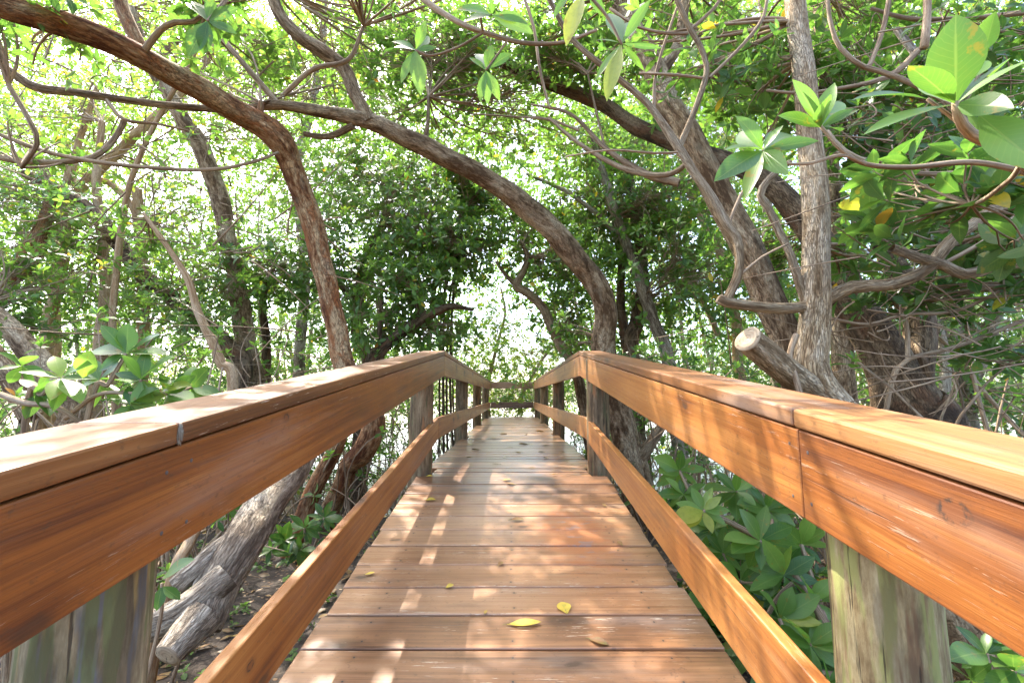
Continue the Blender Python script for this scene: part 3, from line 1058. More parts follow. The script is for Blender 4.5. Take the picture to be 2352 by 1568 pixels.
# --- tree 3: pale straight trunk just outside the right handrail
T3 = tree("mangrove_tree", "pale tan straight trunk close outside the right handrail, with sawn-off branch stubs", "bark_pale",
     [[gnd(2.25, 2.2, 0.30), (2090, 1200, 2.2, 104), (1950, 985, 2.2, 108), (1868, 870, 2.2, 92), (1868, 790, 2.2, 78), (1874, 690, 2.2, 70), (1873, 600, 2.2, 66), (1872, 480, 2.25, 65), (1862, 340, 2.3, 62),
       (1848, 200, 2.35, 58), (1834, 90, 2.4, 56), (1822, -40, 2.45, 54)],
      [(1855, 704, 2.2, 30), (1790, 708, 2.15, 28), (1720, 701, 2.1, 26), (1668, 693, 2.1, 27), (1650, 685, 2.1, 25)],
      [(1668, 690, 2.1, 25), (1692, 640, 2.1, 25), (1698, 590, 2.1, 24), (1690, 545, 2.1, 24), (1671, 520, 2.1, 26), (1633, 451, 2.1, 24), (1592, 395, 2.1, 23), (1562, 345, 2.1, 24), (1502, 256, 2.1, 20),
       (1468, 220, 2.1, 19), (1424, 184, 2.1, 17), (1375, 145, 2.1, 16), (1311, 86, 2.1, 15), (1262, 0, 2.1, 14), (1230, -60, 2.1, 12)],
      [(1561, 336, 2.1, 18), (1592, 263, 2.08, 16), (1618, 188, 2.06, 16), (1622, 150, 2.06, 15), (1607, 105, 2.06, 15), (1586, 70, 2.06, 15), (1554, 0, 2.06, 13), (1540, -40, 2.06, 12)],
      [(1848, 690, 2.2, 24), (1832, 641, 2.2, 23), (1814, 584, 2.2, 22), (1791, 536, 2.2, 21), (1765, 480, 2.2, 20), (1746, 450, 2.2, 20), (1765, 412, 2.2, 17), (1815, 372, 2.2, 14)],
      [(1890, 692, 2.2, 36), (1957, 660, 2.15, 35), (2032, 656, 2.1, 33), (2088, 641, 2.08, 32), (2135, 612, 2.06, 30), (2182, 555, 2.04, 30), (2238, 514, 2.02, 29), (2276, 483, 2.0, 28), (2352, 470, 2.0, 27), (2450, 460, 2.0, 26)],
      [(2047, 570, 2.05, 24), (2107, 592, 2.05, 27), (2163, 607, 2.05, 28), (2212, 630, 2.04, 29), (2276, 615, 2.02, 27), (2352, 604, 2.0, 26), (2440, 600, 2.0, 25)]],
     [(1600, 90, 2.6, 260, 90, 0.5, 26, 0.11, 0.36), (1760, 230, 2.7, 160, 120, 0.4, 22, 0.11, 0.30), (2180, 560, 2.3, 160, 60, 0.3, 18, 0.11, 0.25),
      (1950, 590, 2.4, 70, 40, 0.2, 6, 0.12, 0.28), ("w", 2.3, 3.2, 3.8, 1.3, 1.5, 0.7, 240, 0.10, 0.4)],
     thin=[[(1629, 180, 2.06, 9), (1708, 101, 2.05, 9), (1754, 38, 2.05, 9), (1762, -20, 2.05, 8)], [(1614, 180, 2.06, 7), (1540, 172, 2.08, 7), (1468, 169, 2.1, 6)],
           [(1580, 77, 2.06, 8), (1540, 78, 2.06, 8), (1468, 64, 2.06, 7), (1400, 20, 2.06, 7)], [(1586, 68, 2.06, 9), (1640, 20, 2.05, 9), (1665, -20, 2.05, 8)],
           [(1671, 522, 2.1, 9), (1700, 450, 2.08, 8), (1735, 400, 2.08, 6)], [(1690, 640, 2.1, 7), (1750, 590, 2.1, 6), (1810, 560, 2.1, 5)],
           [(1502, 256, 2.1, 9), (1506, 170, 2.1, 8), (1540, 60, 2.1, 7), (1570, -20, 2.1, 7)],
           [(1570, 350, 2.1, 6), (1500, 352, 2.1, 6), (1400, 345, 2.15, 5), (1300, 360, 2.2, 4)],
           [(1829, 768, 2.08, 13), (1814, 812, 2.06, 13), (1822, 850, 2.05, 13), (1838, 905, 2.04, 14), (1850, 990, 2.05, 14)],
           [(2276, 483, 2.0, 12), (2310, 400, 1.95, 12), (2300, 330, 1.95, 10), (2240, 290, 1.9, 8)],
           [(2163, 607, 2.05, 10), (2250, 560, 2.0, 10), (2300, 520, 2.0, 9), (2352, 480, 2.0, 8)]],
     sides=22, wm=.9)


def stub(parent, p0, p1, w0, w1, bark, name="branch_stub"):
    b = limb_points([(*p0, w0), ((p0[0] + p1[0]) / 2, (p0[1] + p1[1]) / 2, (p0[2] + p1[2]) / 2, (w0 + w1) / 2), (*p1, w1)])
    mb = MB()
    pos, dia = tube(mb, b, 18, 0.03, cap_end=False, seed=random.uniform(0, 50), rough=0.04, lump=0.05)
    so_ = mb.build(name, M[bark], parent)
    d = (pos[-1] - pos[-2]).normalized()
    ex = d.cross(Vector((0, 0, 1))).normalized()
    ey = d.cross(ex)
    r = dia[-1] / 2
    mb = MB()
    V, T = [], []
    n = 28
    for i in range(n):
        a = 2 * math.pi * i / n
        k = 1.0 + 0.03 * math.sin(3 * a + 1)
        for rr, h in ((1.01, -0.012), (1.0, 0.0), (0.55, 0.004)):
            V.append(pos[-1] + (ex * math.cos(a) + ey * math.sin(a)) * (r * k * rr) + d * (h * r * 8))
    c = len(V)
    V.append(pos[-1] + d * 0.002)
    Q = []
    for i in range(n):
        a, b2 = i * 3, ((i + 1) % n) * 3
        Q += [(a, b2, b2 + 1, a + 1), (a + 1, b2 + 1, b2 + 2, a + 2)]
        T.append((a + 2, b2 + 2, c))
    mb.add([tuple(x) for x in V], Q, T)
    f = mb.build("cut_face", M["cut"], so_, origin=tuple(pos[-1]))
    return so_


stub(T3, (1868, 900, 2.18), (1716, 778, 2.0), 66, 66, "bark_pale")

# --- tree 4: dark trunk leaning left behind the pale one
tree("mangrove_tree", "dark rough trunk leaning to the left, rising behind the pale straight trunk", "bark_brown",
     [[gnd(3.0, 3.1, 0.40), (2010, 1180, 3.1, 120), (1895, 970, 3.1, 112), (1835, 870, 3.1, 102), (1792, 740, 3.1, 94), (1737, 610, 3.1, 92), (1672, 480, 3.1, 90), (1610, 370, 3.1, 86),
       (1550, 260, 3.2, 82), (1495, 150, 3.3, 78), (1450, 60, 3.4, 72), (1412, -40, 3.5, 68)],
      [(1510, 180, 3.28, 40), (1560, 90, 3.4, 36), (1575, -30, 3.5, 32)]],
     [(1420, 130, 4.2, 230, 130, 0.6, 170, 0.10, 0.40), (1650, 200, 4.0, 160, 130, 0.5, 110, 0.10, 0.36), ("w", 1.6, 4.6, 4.3, 1.6, 1.5, 0.7, 200, 0.10, 0.4), (1320, 60, 3.8, 180, 70, 0.5, 70, 0.10, 0.38)],
     thin=[[(1600, 350, 3.1, 16), (1540, 400, 3.3, 15), (1440, 390, 3.5, 13), (1330, 330, 3.7, 10), (1260, 270, 3.8, 7)],
           [(1560, 420, 3.6, 22), (1480, 398, 3.7, 18), (1390, 340, 3.8, 13), (1310, 262, 3.9, 9), (1220, 240, 4.0, 6)],
           [(1390, 345, 3.8, 7), (1370, 260, 3.8, 6), (1350, 170, 3.8, 5)], [(1330, 300, 3.85, 7), (1260, 275, 3.9, 7), (1180, 268, 4.0, 5), (1080, 262, 4.1, 4)]],
     sides=22, wm=.75)

# --- tree 5: massive dark forked base on the right
tree("mangrove_tree", "thick almost black trunk at right that forks in a V just above the handrail", "bark_dark",
     [[gnd(2.95, 3.05, 0.75), (2120, 1010, 3.0, 190), (2088, 930, 3.0, 156), (2052, 850, 3.0, 120), (2005, 765, 3.0, 104), (1955, 690, 3.05, 92), (1900, 590, 3.1, 80), (1840, 500, 3.2, 70),
       (1785, 440, 3.3, 60), (1710, 388, 3.5, 52), (1600, 345, 3.8, 46), (1473, 297, 4.2, 44), (1380, 240, 4.4, 40), (1290, 203, 4.5, 36), (1170, 150, 4.6, 30), (1090, 110, 4.7, 24)],
      [(2090, 890, 3.0, 104), (2108, 820, 3.0, 80), (2107, 716, 3.02, 66), (2085, 650, 3.06, 60), (2050, 600, 3.1, 56), (2010, 520, 3.2, 46), (1990, 420, 3.3, 38), (1985, 300, 3.4, 32)]],
     [(2010, 320, 3.4, 190, 150, 0.5, 130, 0.122, 0.30), (1930, 110, 3.4, 200, 110, 0.5, 110, 0.122, 0.38), (2050, 520, 3.3, 130, 80, 0.4, 44, 0.122, 0.25)],
     thin=[[(2150, 960, 2.9, 26), (2128, 860, 2.9, 22), (2105, 790, 2.95, 16)], [(1885, 890, 2.8, 18), (1960, 940, 2.8, 16), (2000, 1010, 2.8, 14)],
           [(2035, 940, 2.6, 11), (2050, 870, 2.55, 11), (2085, 825, 2.5, 11), (2200, 795, 2.5, 10), (2352, 735, 2.5, 9)],
           [(2085, 825, 2.5, 10), (2080, 740, 2.55, 9), (2050, 690, 2.6, 8), (2000, 660, 2.6, 6)],
           [(1905, 730, 2.4, 8), (1990, 745, 2.4, 8), (2080, 722, 2.4, 8), (2200, 712, 2.45, 8), (2352, 640, 2.5, 8)]],
     sides=24, wm=.86)

# --- tree 6: brown trunk seen between the pale trunk and the fork
tree("mangrove_tree", "slim reddish brown trunk half hidden right behind the pale straight trunk", "bark_brown",
     [[gnd(3.1, 4.3, 0.26), (1935, 800, 4.2, 46), (1922, 620, 4.2, 46), (1912, 450, 4.2, 44), (1895, 260, 4.3, 40), (1885, 60, 4.4, 36), (1890, -60, 4.5, 34)]],
     [(1950, 40, 4.6, 240, 120, 0.6, 120, 0.10, 0.42), (2150, 250, 4.6, 220, 180, 0.6, 360, 0.10, 0.32), (1790, 560, 4.8, 160, 130, 0.5, 110, 0.10, 0.34)])
# --- tree 7: far right dark leaning stem
tree("mangrove_tree", "dark stem slanting down into the frame at the right edge behind the forking twigs", "bark_dark",
     [[gnd(4.6, 3.7, 0.30), (2440, 760, 3.7, 66), (2390, 600, 3.7, 60), (2330, 510, 3.7, 54), (2270, 445, 3.7, 48), (2215, 385, 3.75, 42), (2150, 300, 3.8, 34), (2110, 180, 3.9, 28)],
      [(2395, 620, 3.7, 44), (2420, 420, 3.7, 38), (2400, 250, 3.7, 30), (2360, 90, 3.7, 24)]],
     [(2280, 380, 3.5, 170, 180, 0.5, 150, 0.122, 0.28), (2250, 90, 3.5, 190, 110, 0.5, 120, 0.122, 0.36), (2260, 690, 3.6, 140, 110, 0.4, 60, 0.122, 0.28)],
     thin=[[(2352, 30, 2.4, 14), (2250, 40, 2.4, 13), (2100, 45, 2.45, 11), (2000, 20, 2.5, 8)],
           [(2130, -30, 1.9, 17), (2128, 40, 1.9, 17), (2122, 110, 1.9, 20)],
           [(2110, 115, 2.3, 16), (2060, 165, 2.3, 15), (2000, 190, 2.3, 13), (1920, 205, 2.3, 10), (1840, 215, 2.35, 8), (1760, 208, 2.4, 6)],
           [(2045, -20, 2.2, 12), (2030, 60, 2.2, 12), (2005, 130, 2.2, 12), (1985, 155, 2.2, 12), (1930, 110, 2.2, 11), (1905, 40, 2.2, 10), (1900, -20, 2.2, 9)],
           [(1985, 155, 2.2, 13), (2060, 178, 2.2, 13), (2180, 240, 2.2, 13), (2260, 330, 2.2, 14), (2352, 420, 2.2, 14)],
           [(2352, 350, 2.0, 14), (2260, 385, 2.0, 13), (2150, 400, 2.0, 12), (2030, 385, 2.0, 11), (1940, 345, 2.0, 9), (1900, 300, 2.0, 8)],
           [(2352, 400, 2.3, 9), (2250, 372, 2.3, 9), (2130, 382, 2.3, 8), (2010, 370, 2.3, 8), (1920, 350, 2.3, 6)],
           [(2352, 455, 2.6, 13), (2200, 460, 2.6, 12), (2090, 420, 2.6, 10), (2010, 380, 2.6, 8)]],
     sides=18)

# --- right middle distance
tree("mangrove_tree", "slender pale grey trunk with a kink, beyond the arching trunk on the right", "bark_grey",
     [[gnd(2.5, 6.8, 0.24), (1540, 850, 6.6, 30), (1505, 750, 6.6, 28), (1475, 655, 6.6, 28), (1450, 590, 6.6, 28), (1425, 525, 6.6, 24), (1398, 440, 6.6, 22), (1375, 370, 6.6, 19), (1350, 290, 6.6, 14)],
      [(1440, 565, 6.6, 14), (1380, 500, 6.7, 12), (1300, 440, 6.8, 10), (1210, 400, 7.0, 8)]],
     [(1530, 470, 6.6, 170, 130, 0.9, 330, 0.122, 0.36), (1600, 640, 6.4, 150, 110, 0.9, 260, 0.122, 0.36), (1380, 330, 6.8, 170, 100, 0.9, 240, 0.122, 0.48), (1420, 500, 6.8, 120, 110, 0.7, 200, 0.122, 0.30)])
tree("mangrove_tree", "dark narrow double trunk directly right of the arch's foot", "bark_dark",
     [[gnd(2.1, 7.4, 0.28), (1450, 820, 7.2, 40), (1462, 740, 7.2, 36), (1476, 660, 7.2, 32), (1470, 560, 7.2, 28), (1450, 450, 7.2, 22), (1440, 350, 7.2, 16)],
      [(1440, 800, 7.2, 26), (1425, 700, 7.2, 22), (1428, 600, 7.2, 18), (1410, 500, 7.2, 14)]],
     [(1290, 480, 7.4, 150, 110, 0.9, 280, 0.122, 0.36), (1500, 330, 7.6, 190, 110, 0.9, 280, 0.122, 0.42), (1490, 700, 7.4, 120, 90, 0.8, 210, 0.122, 0.30)])
tree("mangrove_tree", "crooked S-shaped limb of a small tree framing the right side of the bright opening", "bark_brown",
     [[gnd(1.35, 7.1, 0.2), (1330, 880, 7.0, 26), (1290, 795, 6.9, 24), (1266, 750, 6.8, 22), (1246, 705, 6.8, 22), (1212, 672, 6.8, 21), (1186, 655, 6.8, 20), (1203, 622, 6.8, 17), (1212, 590, 6.8, 14), (1200, 560, 6.8, 11)],
      [(1186, 655, 6.8, 12), (1160, 630, 6.8, 9), (1140, 600, 6.8, 7)]],
     [(1260, 600, 7.0, 120, 80, 0.8, 210, 0.122, 0.34), (1330, 720, 7.2, 90, 80, 0.7, 170, 0.122, 0.28), (1180, 520, 7.4, 120, 70, 0.8, 200, 0.122, 0.28)])
tree("mangrove_tree", "thin leaning tree with bushy crown beyond the dark leaning trunk", "bark_tan",
     [[gnd(4.3, 8.0, 0.2), (1700, 860, 8.0, 24), (1690, 740, 8.0, 22), (1660, 600, 8.0, 20), (1600, 480, 8.0, 18), (1560, 380, 8.0, 14)],
      [(1650, 770, 8.0, 14), (1590, 640, 8.0, 12), (1540, 600, 8.0, 10)]],
     [(1640, 560, 8.2, 190, 180, 1.2, 420, 0.095, 0.44), (1800, 700, 8.2, 180, 140, 1.2, 300, 0.095, 0.42), (1700, 300, 8.5, 220, 150, 1.2, 420, 0.095, 0.5)])
tree("mangrove_tree", "leafy multi-stemmed tree filling the gap right of the forked black trunk", "bark_grey",
     [[gnd(6.3, 6.2, 0.2), (2210, 860, 6.2, 26), (2190, 700, 6.2, 24), (2160, 540, 6.2, 20), (2150, 380, 6.2, 16)],
      [(2230, 900, 6.0, 22), (2280, 760, 6.0, 20), (2320, 600, 6.0, 16)], [(2170, 930, 5.8, 24), (2172, 830, 5.8, 22), (2150, 720, 5.8, 18)]],
     [(2180, 760, 6.4, 210, 130, 0.9, 330, 0.10, 0.42), (2200, 500, 6.4, 220, 160, 0.9, 330, 0.10, 0.38), (2050, 700, 6.8, 200, 170, 0.9, 280, 0.10, 0.42), (2330, 900, 5.6, 160, 80, 0.8, 130, 0.10, 0.40)],
     thin=[[(2352, 1000, 3.6, 10), (2260, 900, 3.8, 10), (2180, 800, 4.0, 9), (2100, 720, 4.2, 8)], [(2270, 1000, 3.4, 10), (2235, 860, 3.6, 9), (2215, 700, 3.8, 8)]])
tree("mangrove_tree", "high-crowned tree at the upper right, pale twiggy canopy behind the two close trunks", "bark_grey",
     [[gnd(5.5, 9.5, 0.24), (1780, 820, 9.5, 24), (1760, 560, 9.5, 22), (1770, 300, 9.5, 20), (1760, 100, 9.5, 18), (1740, -60, 9.6, 16)]],
     [(1700, 100, 9.5, 260, 170, 1.2, 520, 0.10, 0.55), (2000, 150, 9.0, 260, 180, 1.2, 420, 0.10, 0.5), (2250, 250, 8.5, 220, 220, 1.2, 330, 0.10, 0.48), (1480, 130, 9.0, 220, 140, 1.2, 360, 0.10, 0.58)])

# --- left middle distance
tree("mangrove_tree", "grey-brown trunk curving up left under the thick orange limb, tallest of the left thicket", "bark_brown",
     [[gnd(-3.6, 6.7, 0.32), (582, 880, 6.5, 46), (562, 770, 6.5, 44), (546, 680, 6.5, 42), (538, 600, 6.5, 40), (518, 520, 6.5, 40), (500, 440, 6.5, 42), (466, 350, 6.4, 42), (415, 262, 6.3, 38), (370, 190, 6.2, 32),
       (330, 110, 6.2, 28), (300, 20, 6.2, 24)],
      [(350, 150, 6.2, 18), (400, 100, 6.2, 14), (460, 60, 6.2, 10)]],
     [(330, 60, 6.6, 260, 120, 0.9, 130, 0.10, 0.62), (560, 330, 7.0, 110, 90, 0.8, 60, 0.095, 0.6), (520, 640, 6.4, 110, 80, 0.7, 110, 0.095, 0.40)])
tree("mangrove_tree", "dense dark green tree massed left of the walkway behind the orange trunk", "bark_dark",
     [[gnd(-2.6, 7.8, 0.3), (850, 860, 7.6, 30), (820, 760, 7.6, 28), (830, 640, 7.6, 26), (870, 540, 7.6, 22), (900, 440, 7.7, 16)],
      [(825, 700, 7.6, 18), (760, 640, 7.5, 15), (640, 610, 7.4, 12), (560, 600, 7.3, 9)], [(612, 880, 7.2, 22), (612, 780, 7.2, 20), (606, 680, 7.2, 16), (640, 580, 7.2, 12)],
      [(850, 610, 7.6, 16), (960, 560, 7.5, 13), (1060, 545, 7.4, 10), (1130, 555, 7.3, 7)]],
     [(900, 500, 7.4, 170, 110, 0.9, 460, 0.122, 0.34), (1000, 600, 7.2, 130, 90, 0.8, 330, 0.122, 0.32), (800, 620, 7.0, 120, 120, 0.8, 300, 0.122, 0.32), (860, 380, 7.8, 190, 90, 0.9, 300, 0.122, 0.36),
      (640, 620, 7.0, 130, 90, 0.8, 260, 0.122, 0.30), (1010, 430, 8.0, 160, 110, 0.9, 330, 0.122, 0.30)])
tree("mangrove_tree", "low dark limb reaching right over the left crest post to a broken tip", "bark_dark",
     [[gnd(-2.2, 6.4, 0.24), (850, 850, 6.3, 30), (872, 808, 6.3, 28), (905, 778, 6.3, 26), (960, 738, 6.3, 24), (1005, 714, 6.3, 21), (1035, 704, 6.3, 16), (1086, 711, 6.3, 8)],
      [(960, 738, 6.3, 12), (955, 690, 6.3, 9), (935, 640, 6.3, 7)], [(880, 880, 6.3, 14), (872, 760, 6.3, 12), (876, 690, 6.3, 8)]],
     [(960, 660, 6.4, 90, 60, 0.5, 130, 0.122, 0.30), (880, 740, 6.5, 80, 70, 0.5, 110, 0.122, 0.34), (1000, 770, 6.8, 80, 60, 0.5, 110, 0.122, 0.32)],
     )
AR = empty("mangrove_tree", P(1030, 560, 7.0), "slim tree trailing thin dark aerial roots straight down left of the bright opening", "tree")
mbx = MB()
tube(mbx, limb_points([gnd(-1.45, 7.7, 0.1), (985, 800, 7.6, 12), (1000, 650, 7.5, 11), (1030, 545, 7.4, 11), (1075, 470, 7.3, 9), (1120, 420, 7.3, 7)]), 8, 0.06)
mbx.build("trunk", M["bark_dark"], AR)
for (ua, va, ub, wd) in ((1036, 560, 1018, 7), (1050, 600, 1026, 6), (1062, 520, 1034, 6), (1030, 640, 1010, 5), (1044, 680, 1040, 4)):
    mbx = MB()
    tube(mbx, limb_points([(ua, va, 7.3, wd), ((ua + ub) / 2 - 6, (va + 800) / 2, 7.3, wd), (ub, 880, 7.3, wd), (ub + random.uniform(-4, 8), 1040, 7.3, wd)]), 6, 0.08)
    mbx.build("aerial_root", M["bark_dark"], AR)
mbx = MB()
clump(mbx, P(1090, 440, 7.4), (0.8, 0.6, 0.5), 170, 0.122, 0.34, P(1075, 470, 7.3))
clump(mbx, P(1040, 600, 7.4), (0.5, 0.4, 0.4), 60, 0.122, 0.26, P(1030, 545, 7.4))
mbx.build("crown", [M["leaf"], M["twig"]], AR)

tan = [("smooth tan upright stem near the left edge, nearest to the yellow-leaved shrub", [gnd(-6.9, 6.9, 0.2), (105, 800, 6.9, 27), (125, 690, 6.9, 27), (146, 590, 6.9, 25), (152, 480, 6.9, 22), (165, 350, 7, 18)], [(160, 560, 7.2, 130, 120, .8, 90, .095, .62), (70, 440, 7.2, 150, 110, .8, 110, .095, .6)]),
       ("pinkish tan stem standing behind the yellow-tipped shrub left of the handrail", [gnd(-6.0, 6.6, 0.22), (228, 850, 6.6, 31), (238, 750, 6.6, 30), (246, 650, 6.6, 27), (236, 560, 6.6, 22), (222, 430, 6.6, 18), (235, 280, 6.6, 14)], [(250, 600, 7.0, 130, 100, .8, 100, .095, .56), (230, 260, 7.4, 200, 110, .9, 110, .095, .66)]),
       ("broken tan snag with one arching side branch in the left thicket", [gnd(-6.2, 7.6, 0.2), (330, 800, 7.6, 26), (326, 600, 7.6, 25), (320, 500, 7.6, 25), (314, 428, 7.6, 22)], [(400, 520, 7.8, 140, 110, .8, 130, .095, .6), (300, 690, 7.4, 120, 90, .8, 120, .095, .5)])]
for lab, lm, cl in tan:
    extra = [[(322, 520, 7.6, 17), (300, 470, 7.6, 15), (250, 420, 7.6, 13), (190, 402, 7.6, 11), (120, 375, 7.6, 9)]] if "snag" in lab else []
    tree("mangrove_tree", lab, "bark_tan", [lm] + extra, cl)
tree("mangrove_tree", "tan trunk slanting up right to the underside of the thick orange limb", "bark_tan",
     [[gnd(-7.2, 7.4, 0.2), (130, 640, 7.4, 22), (150, 480, 7.4, 24), (175, 438, 7.4, 25), (235, 385, 7.4, 24), (300, 322, 7.4, 22), (362, 264, 7.4, 20), (440, 190, 7.4, 16), (500, 90, 7.5, 12)],
      [(178, 436, 7.4, 20), (165, 400, 7.4, 16), (190, 300, 7.4, 14), (225, 200, 7.4, 12)]],
     [(400, 430, 8.0, 130, 110, .8, 60, .095, .66), (120, 250, 7.6, 160, 120, .9, 100, .095, .64), (560, 150, 8.0, 160, 120, .9, 130, .095, .66)])
tree("mangrove_tree", "dark brown trunk leaning left behind the shrub at the left edge", "bark_brown",
     [[gnd(-5.1, 4.8, 0.3), (165, 960, 4.6, 54), (120, 870, 4.6, 52), (75, 815, 4.6, 50), (25, 755, 4.6, 46), (-40, 700, 4.6, 42)],
      [(70, 960, 4.3, 44), (20, 860, 4.3, 42), (-40, 780, 4.3, 40)]],
     [(40, 720, 4.8, 130, 60, .5, 70, .10, .42), (-40, 560, 4.8, 120, 90, .5, 60, .10, .48), (90, 640, 5.2, 120, 70, .5, 70, .10, .46)])
tree("mangrove_tree", "long dark trunk slanting down right through the middle of the left thicket", "bark_dark",
     [[gnd(-3.5, 5.9, 0.3), (560, 850, 6.0, 40), (528, 800, 6.0, 38), (470, 745, 6.1, 36), (405, 695, 6.1, 36), (340, 640, 6.2, 36), (285, 575, 6.3, 34), (215, 490, 6.4, 32), (140, 440, 6.5, 28), (60, 400, 6.6, 22)]],
     [(400, 640, 6.0, 130, 70, .6, 130, .095, .40), (230, 520, 6.0, 150, 80, .6, 140, .095, .36), (90, 440, 6.2, 130, 70, .6, 90, .095, .42), (430, 740, 5.6, 120, 50, .5, 90, .095, .40)])
tree("mangrove_tree", "reddish forked trunk leaning right at the left picture edge", "bark_orange",
     [[gnd(-7.3, 5.9, 0.24), (-20, 720, 5.9, 36), (30, 630, 5.9, 36), (70, 570, 5.9, 34), (100, 510, 5.9, 28), (130, 430, 5.9, 22)], [(40, 640, 5.9, 24), (80, 600, 5.9, 22), (100, 540, 5.9, 16)]],
     [(60, 520, 6.4, 130, 100, .7, 100, .10, .56), (-20, 330, 6.4, 150, 110, .7, 90, .10, .6)])
tree("mangrove_tree", "thin bare tan pole leaning against the left thicket above the handrail", "bark_tan",
     [[gnd(-3.0, 4.9, 0.11), (535, 885, 4.8, 23), (510, 835, 4.8, 22), (488, 784, 4.8, 21), (455, 716, 4.8, 19), (430, 640, 4.8, 16), (380, 560, 4.8, 12), (330, 490, 4.8, 8)]],
     [(360, 520, 5.0, 90, 50, .4, 26, .10, .5)])
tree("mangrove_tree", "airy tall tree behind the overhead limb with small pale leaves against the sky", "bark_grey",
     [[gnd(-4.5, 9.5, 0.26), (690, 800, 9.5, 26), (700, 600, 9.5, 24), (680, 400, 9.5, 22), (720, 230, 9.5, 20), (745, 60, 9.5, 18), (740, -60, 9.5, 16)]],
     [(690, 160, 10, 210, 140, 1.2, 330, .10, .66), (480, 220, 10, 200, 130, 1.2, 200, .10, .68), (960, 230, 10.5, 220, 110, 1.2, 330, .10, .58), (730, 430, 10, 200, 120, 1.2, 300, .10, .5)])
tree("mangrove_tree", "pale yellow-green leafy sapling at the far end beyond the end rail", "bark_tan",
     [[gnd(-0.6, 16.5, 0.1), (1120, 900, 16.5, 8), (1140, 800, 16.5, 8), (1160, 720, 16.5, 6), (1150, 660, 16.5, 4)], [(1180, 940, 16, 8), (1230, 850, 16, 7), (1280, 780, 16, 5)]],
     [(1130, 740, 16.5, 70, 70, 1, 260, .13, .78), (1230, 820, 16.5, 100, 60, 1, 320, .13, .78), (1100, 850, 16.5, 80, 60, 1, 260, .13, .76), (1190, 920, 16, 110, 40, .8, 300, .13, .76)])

tg = empty("mangrove_tree", (-3.4, 5.6, GZ), "twiggy half-bare tree at upper left whose fine stems cross between the two overhead limbs", "tree")
mb = MB()
tube(mb, limb_points([gnd(-4.4, 5.4, .12), (260, 800, 5.4, 16), (270, 600, 5.4, 15), (300, 420, 5.3, 13), (360, 280, 5.2, 11), (450, 120, 5.1, 9), (520, -30, 5.0, 7)]), 10, .05)
mb.build("trunk", M["bark_tan"], tg)
mb = MB()
k = 170
c0 = np.array([tuple(P(rng.uniform(0, 800), rng.uniform(20, 640), rng.uniform(4.4, 6.0))) for _ in range(k)])
dd_ = rng.normal(0, 1, (k, 3)) * [.55, .2, .4]
beziers(mb, c0, c0 + dd_ * .5 + rng.normal(0, .1, (k, 3)), c0 + dd_, rng.uniform(.005, .012, k), np.full(k, .003), 7, 5, 1)
e_ = c0 + dd_
rosettes(mb, e_, np.tile([0, 0, .7], (k, 1)) + rng.normal(0, .5, (k, 3)), 6, .095, rng.uniform(.45, .75, k), 3, 0)
mb.build("crown", [M["leaf"], M["twig"]], tg)

# --- leaning grey trunk below the left handrail
G = empty("leaning_trunk", (-1.5, 2.1, GZ), "grey gnarled trunk slanting under the left handrail, with an oval sawn end at its foot", "tree trunk")
mb = MB()
tube(mb, limb_points([(455, 1440, 2.1, 112), (500, 1345, 2.2, 104), (548, 1262, 2.3, 100), (596, 1190, 2.5, 96), (655, 1105, 2.8, 86), (705, 1020, 3.2, 74), (735, 950, 3.6, 66), (765, 890, 4.0, 50)], .84), 24, 0.03, seed=3.3, rough=0.12, lump=0.16)
tube(mb, limb_points([(575, 1222, 2.42, 66), (515, 1252, 2.3, 54), (455, 1300, 2.2, 50), (405, 1345, 2.15, 50)], .84), 18, 0.03, seed=9.1)
tube(mb, limb_points([(520, 1320, 2.2, 80), (440, 1390, 2.1, 84), (360, 1430, 2.1, 80), (280, 1450, 2.1, 74), (150, 1480, 2.1, 60)], .84), 18, 0.03, seed=14.0)
mb.build("trunk", M["bark_grey"], G)
stub(G, (470, 1410, 2.1), (384, 1506, 1.95), 88, 60, "bark_grey")
for pts, lab, bk in (([(690, 1210, 4.2, 40), (715, 1140, 4.2, 40), (742, 1080, 4.2, 38), (775, 1020, 4.2, 36), (800, 930, 4.2, 34)], "reddish bare stem between the grey slanting trunk and the twisted orange foot", "bark_orange"),
                     ([(395, 1330, 2.3, 24), (430, 1250, 2.4, 24), (465, 1180, 2.5, 22), (500, 1090, 2.6, 20)], "straight thin stem crossing behind the grey slanting trunk's side branch", "bark_tan"),
                     ):
    t = empty("bare_stem", limb_points([pts[0]])[0][0], lab, "tree trunk")
    mb = MB()
    l0 = limb_points(pts)
    l0 = [(Vector((l0[0][0].x - 0.1, l0[0][0].y, ground_h(l0[0][0].x, l0[0][0].y) - 0.1)), l0[0][1] * 1.2)] + l0
    tube(mb, l0, 14, 0.04, seed=random.uniform(0, 40))
    mb.build("trunk", M[bk], t)


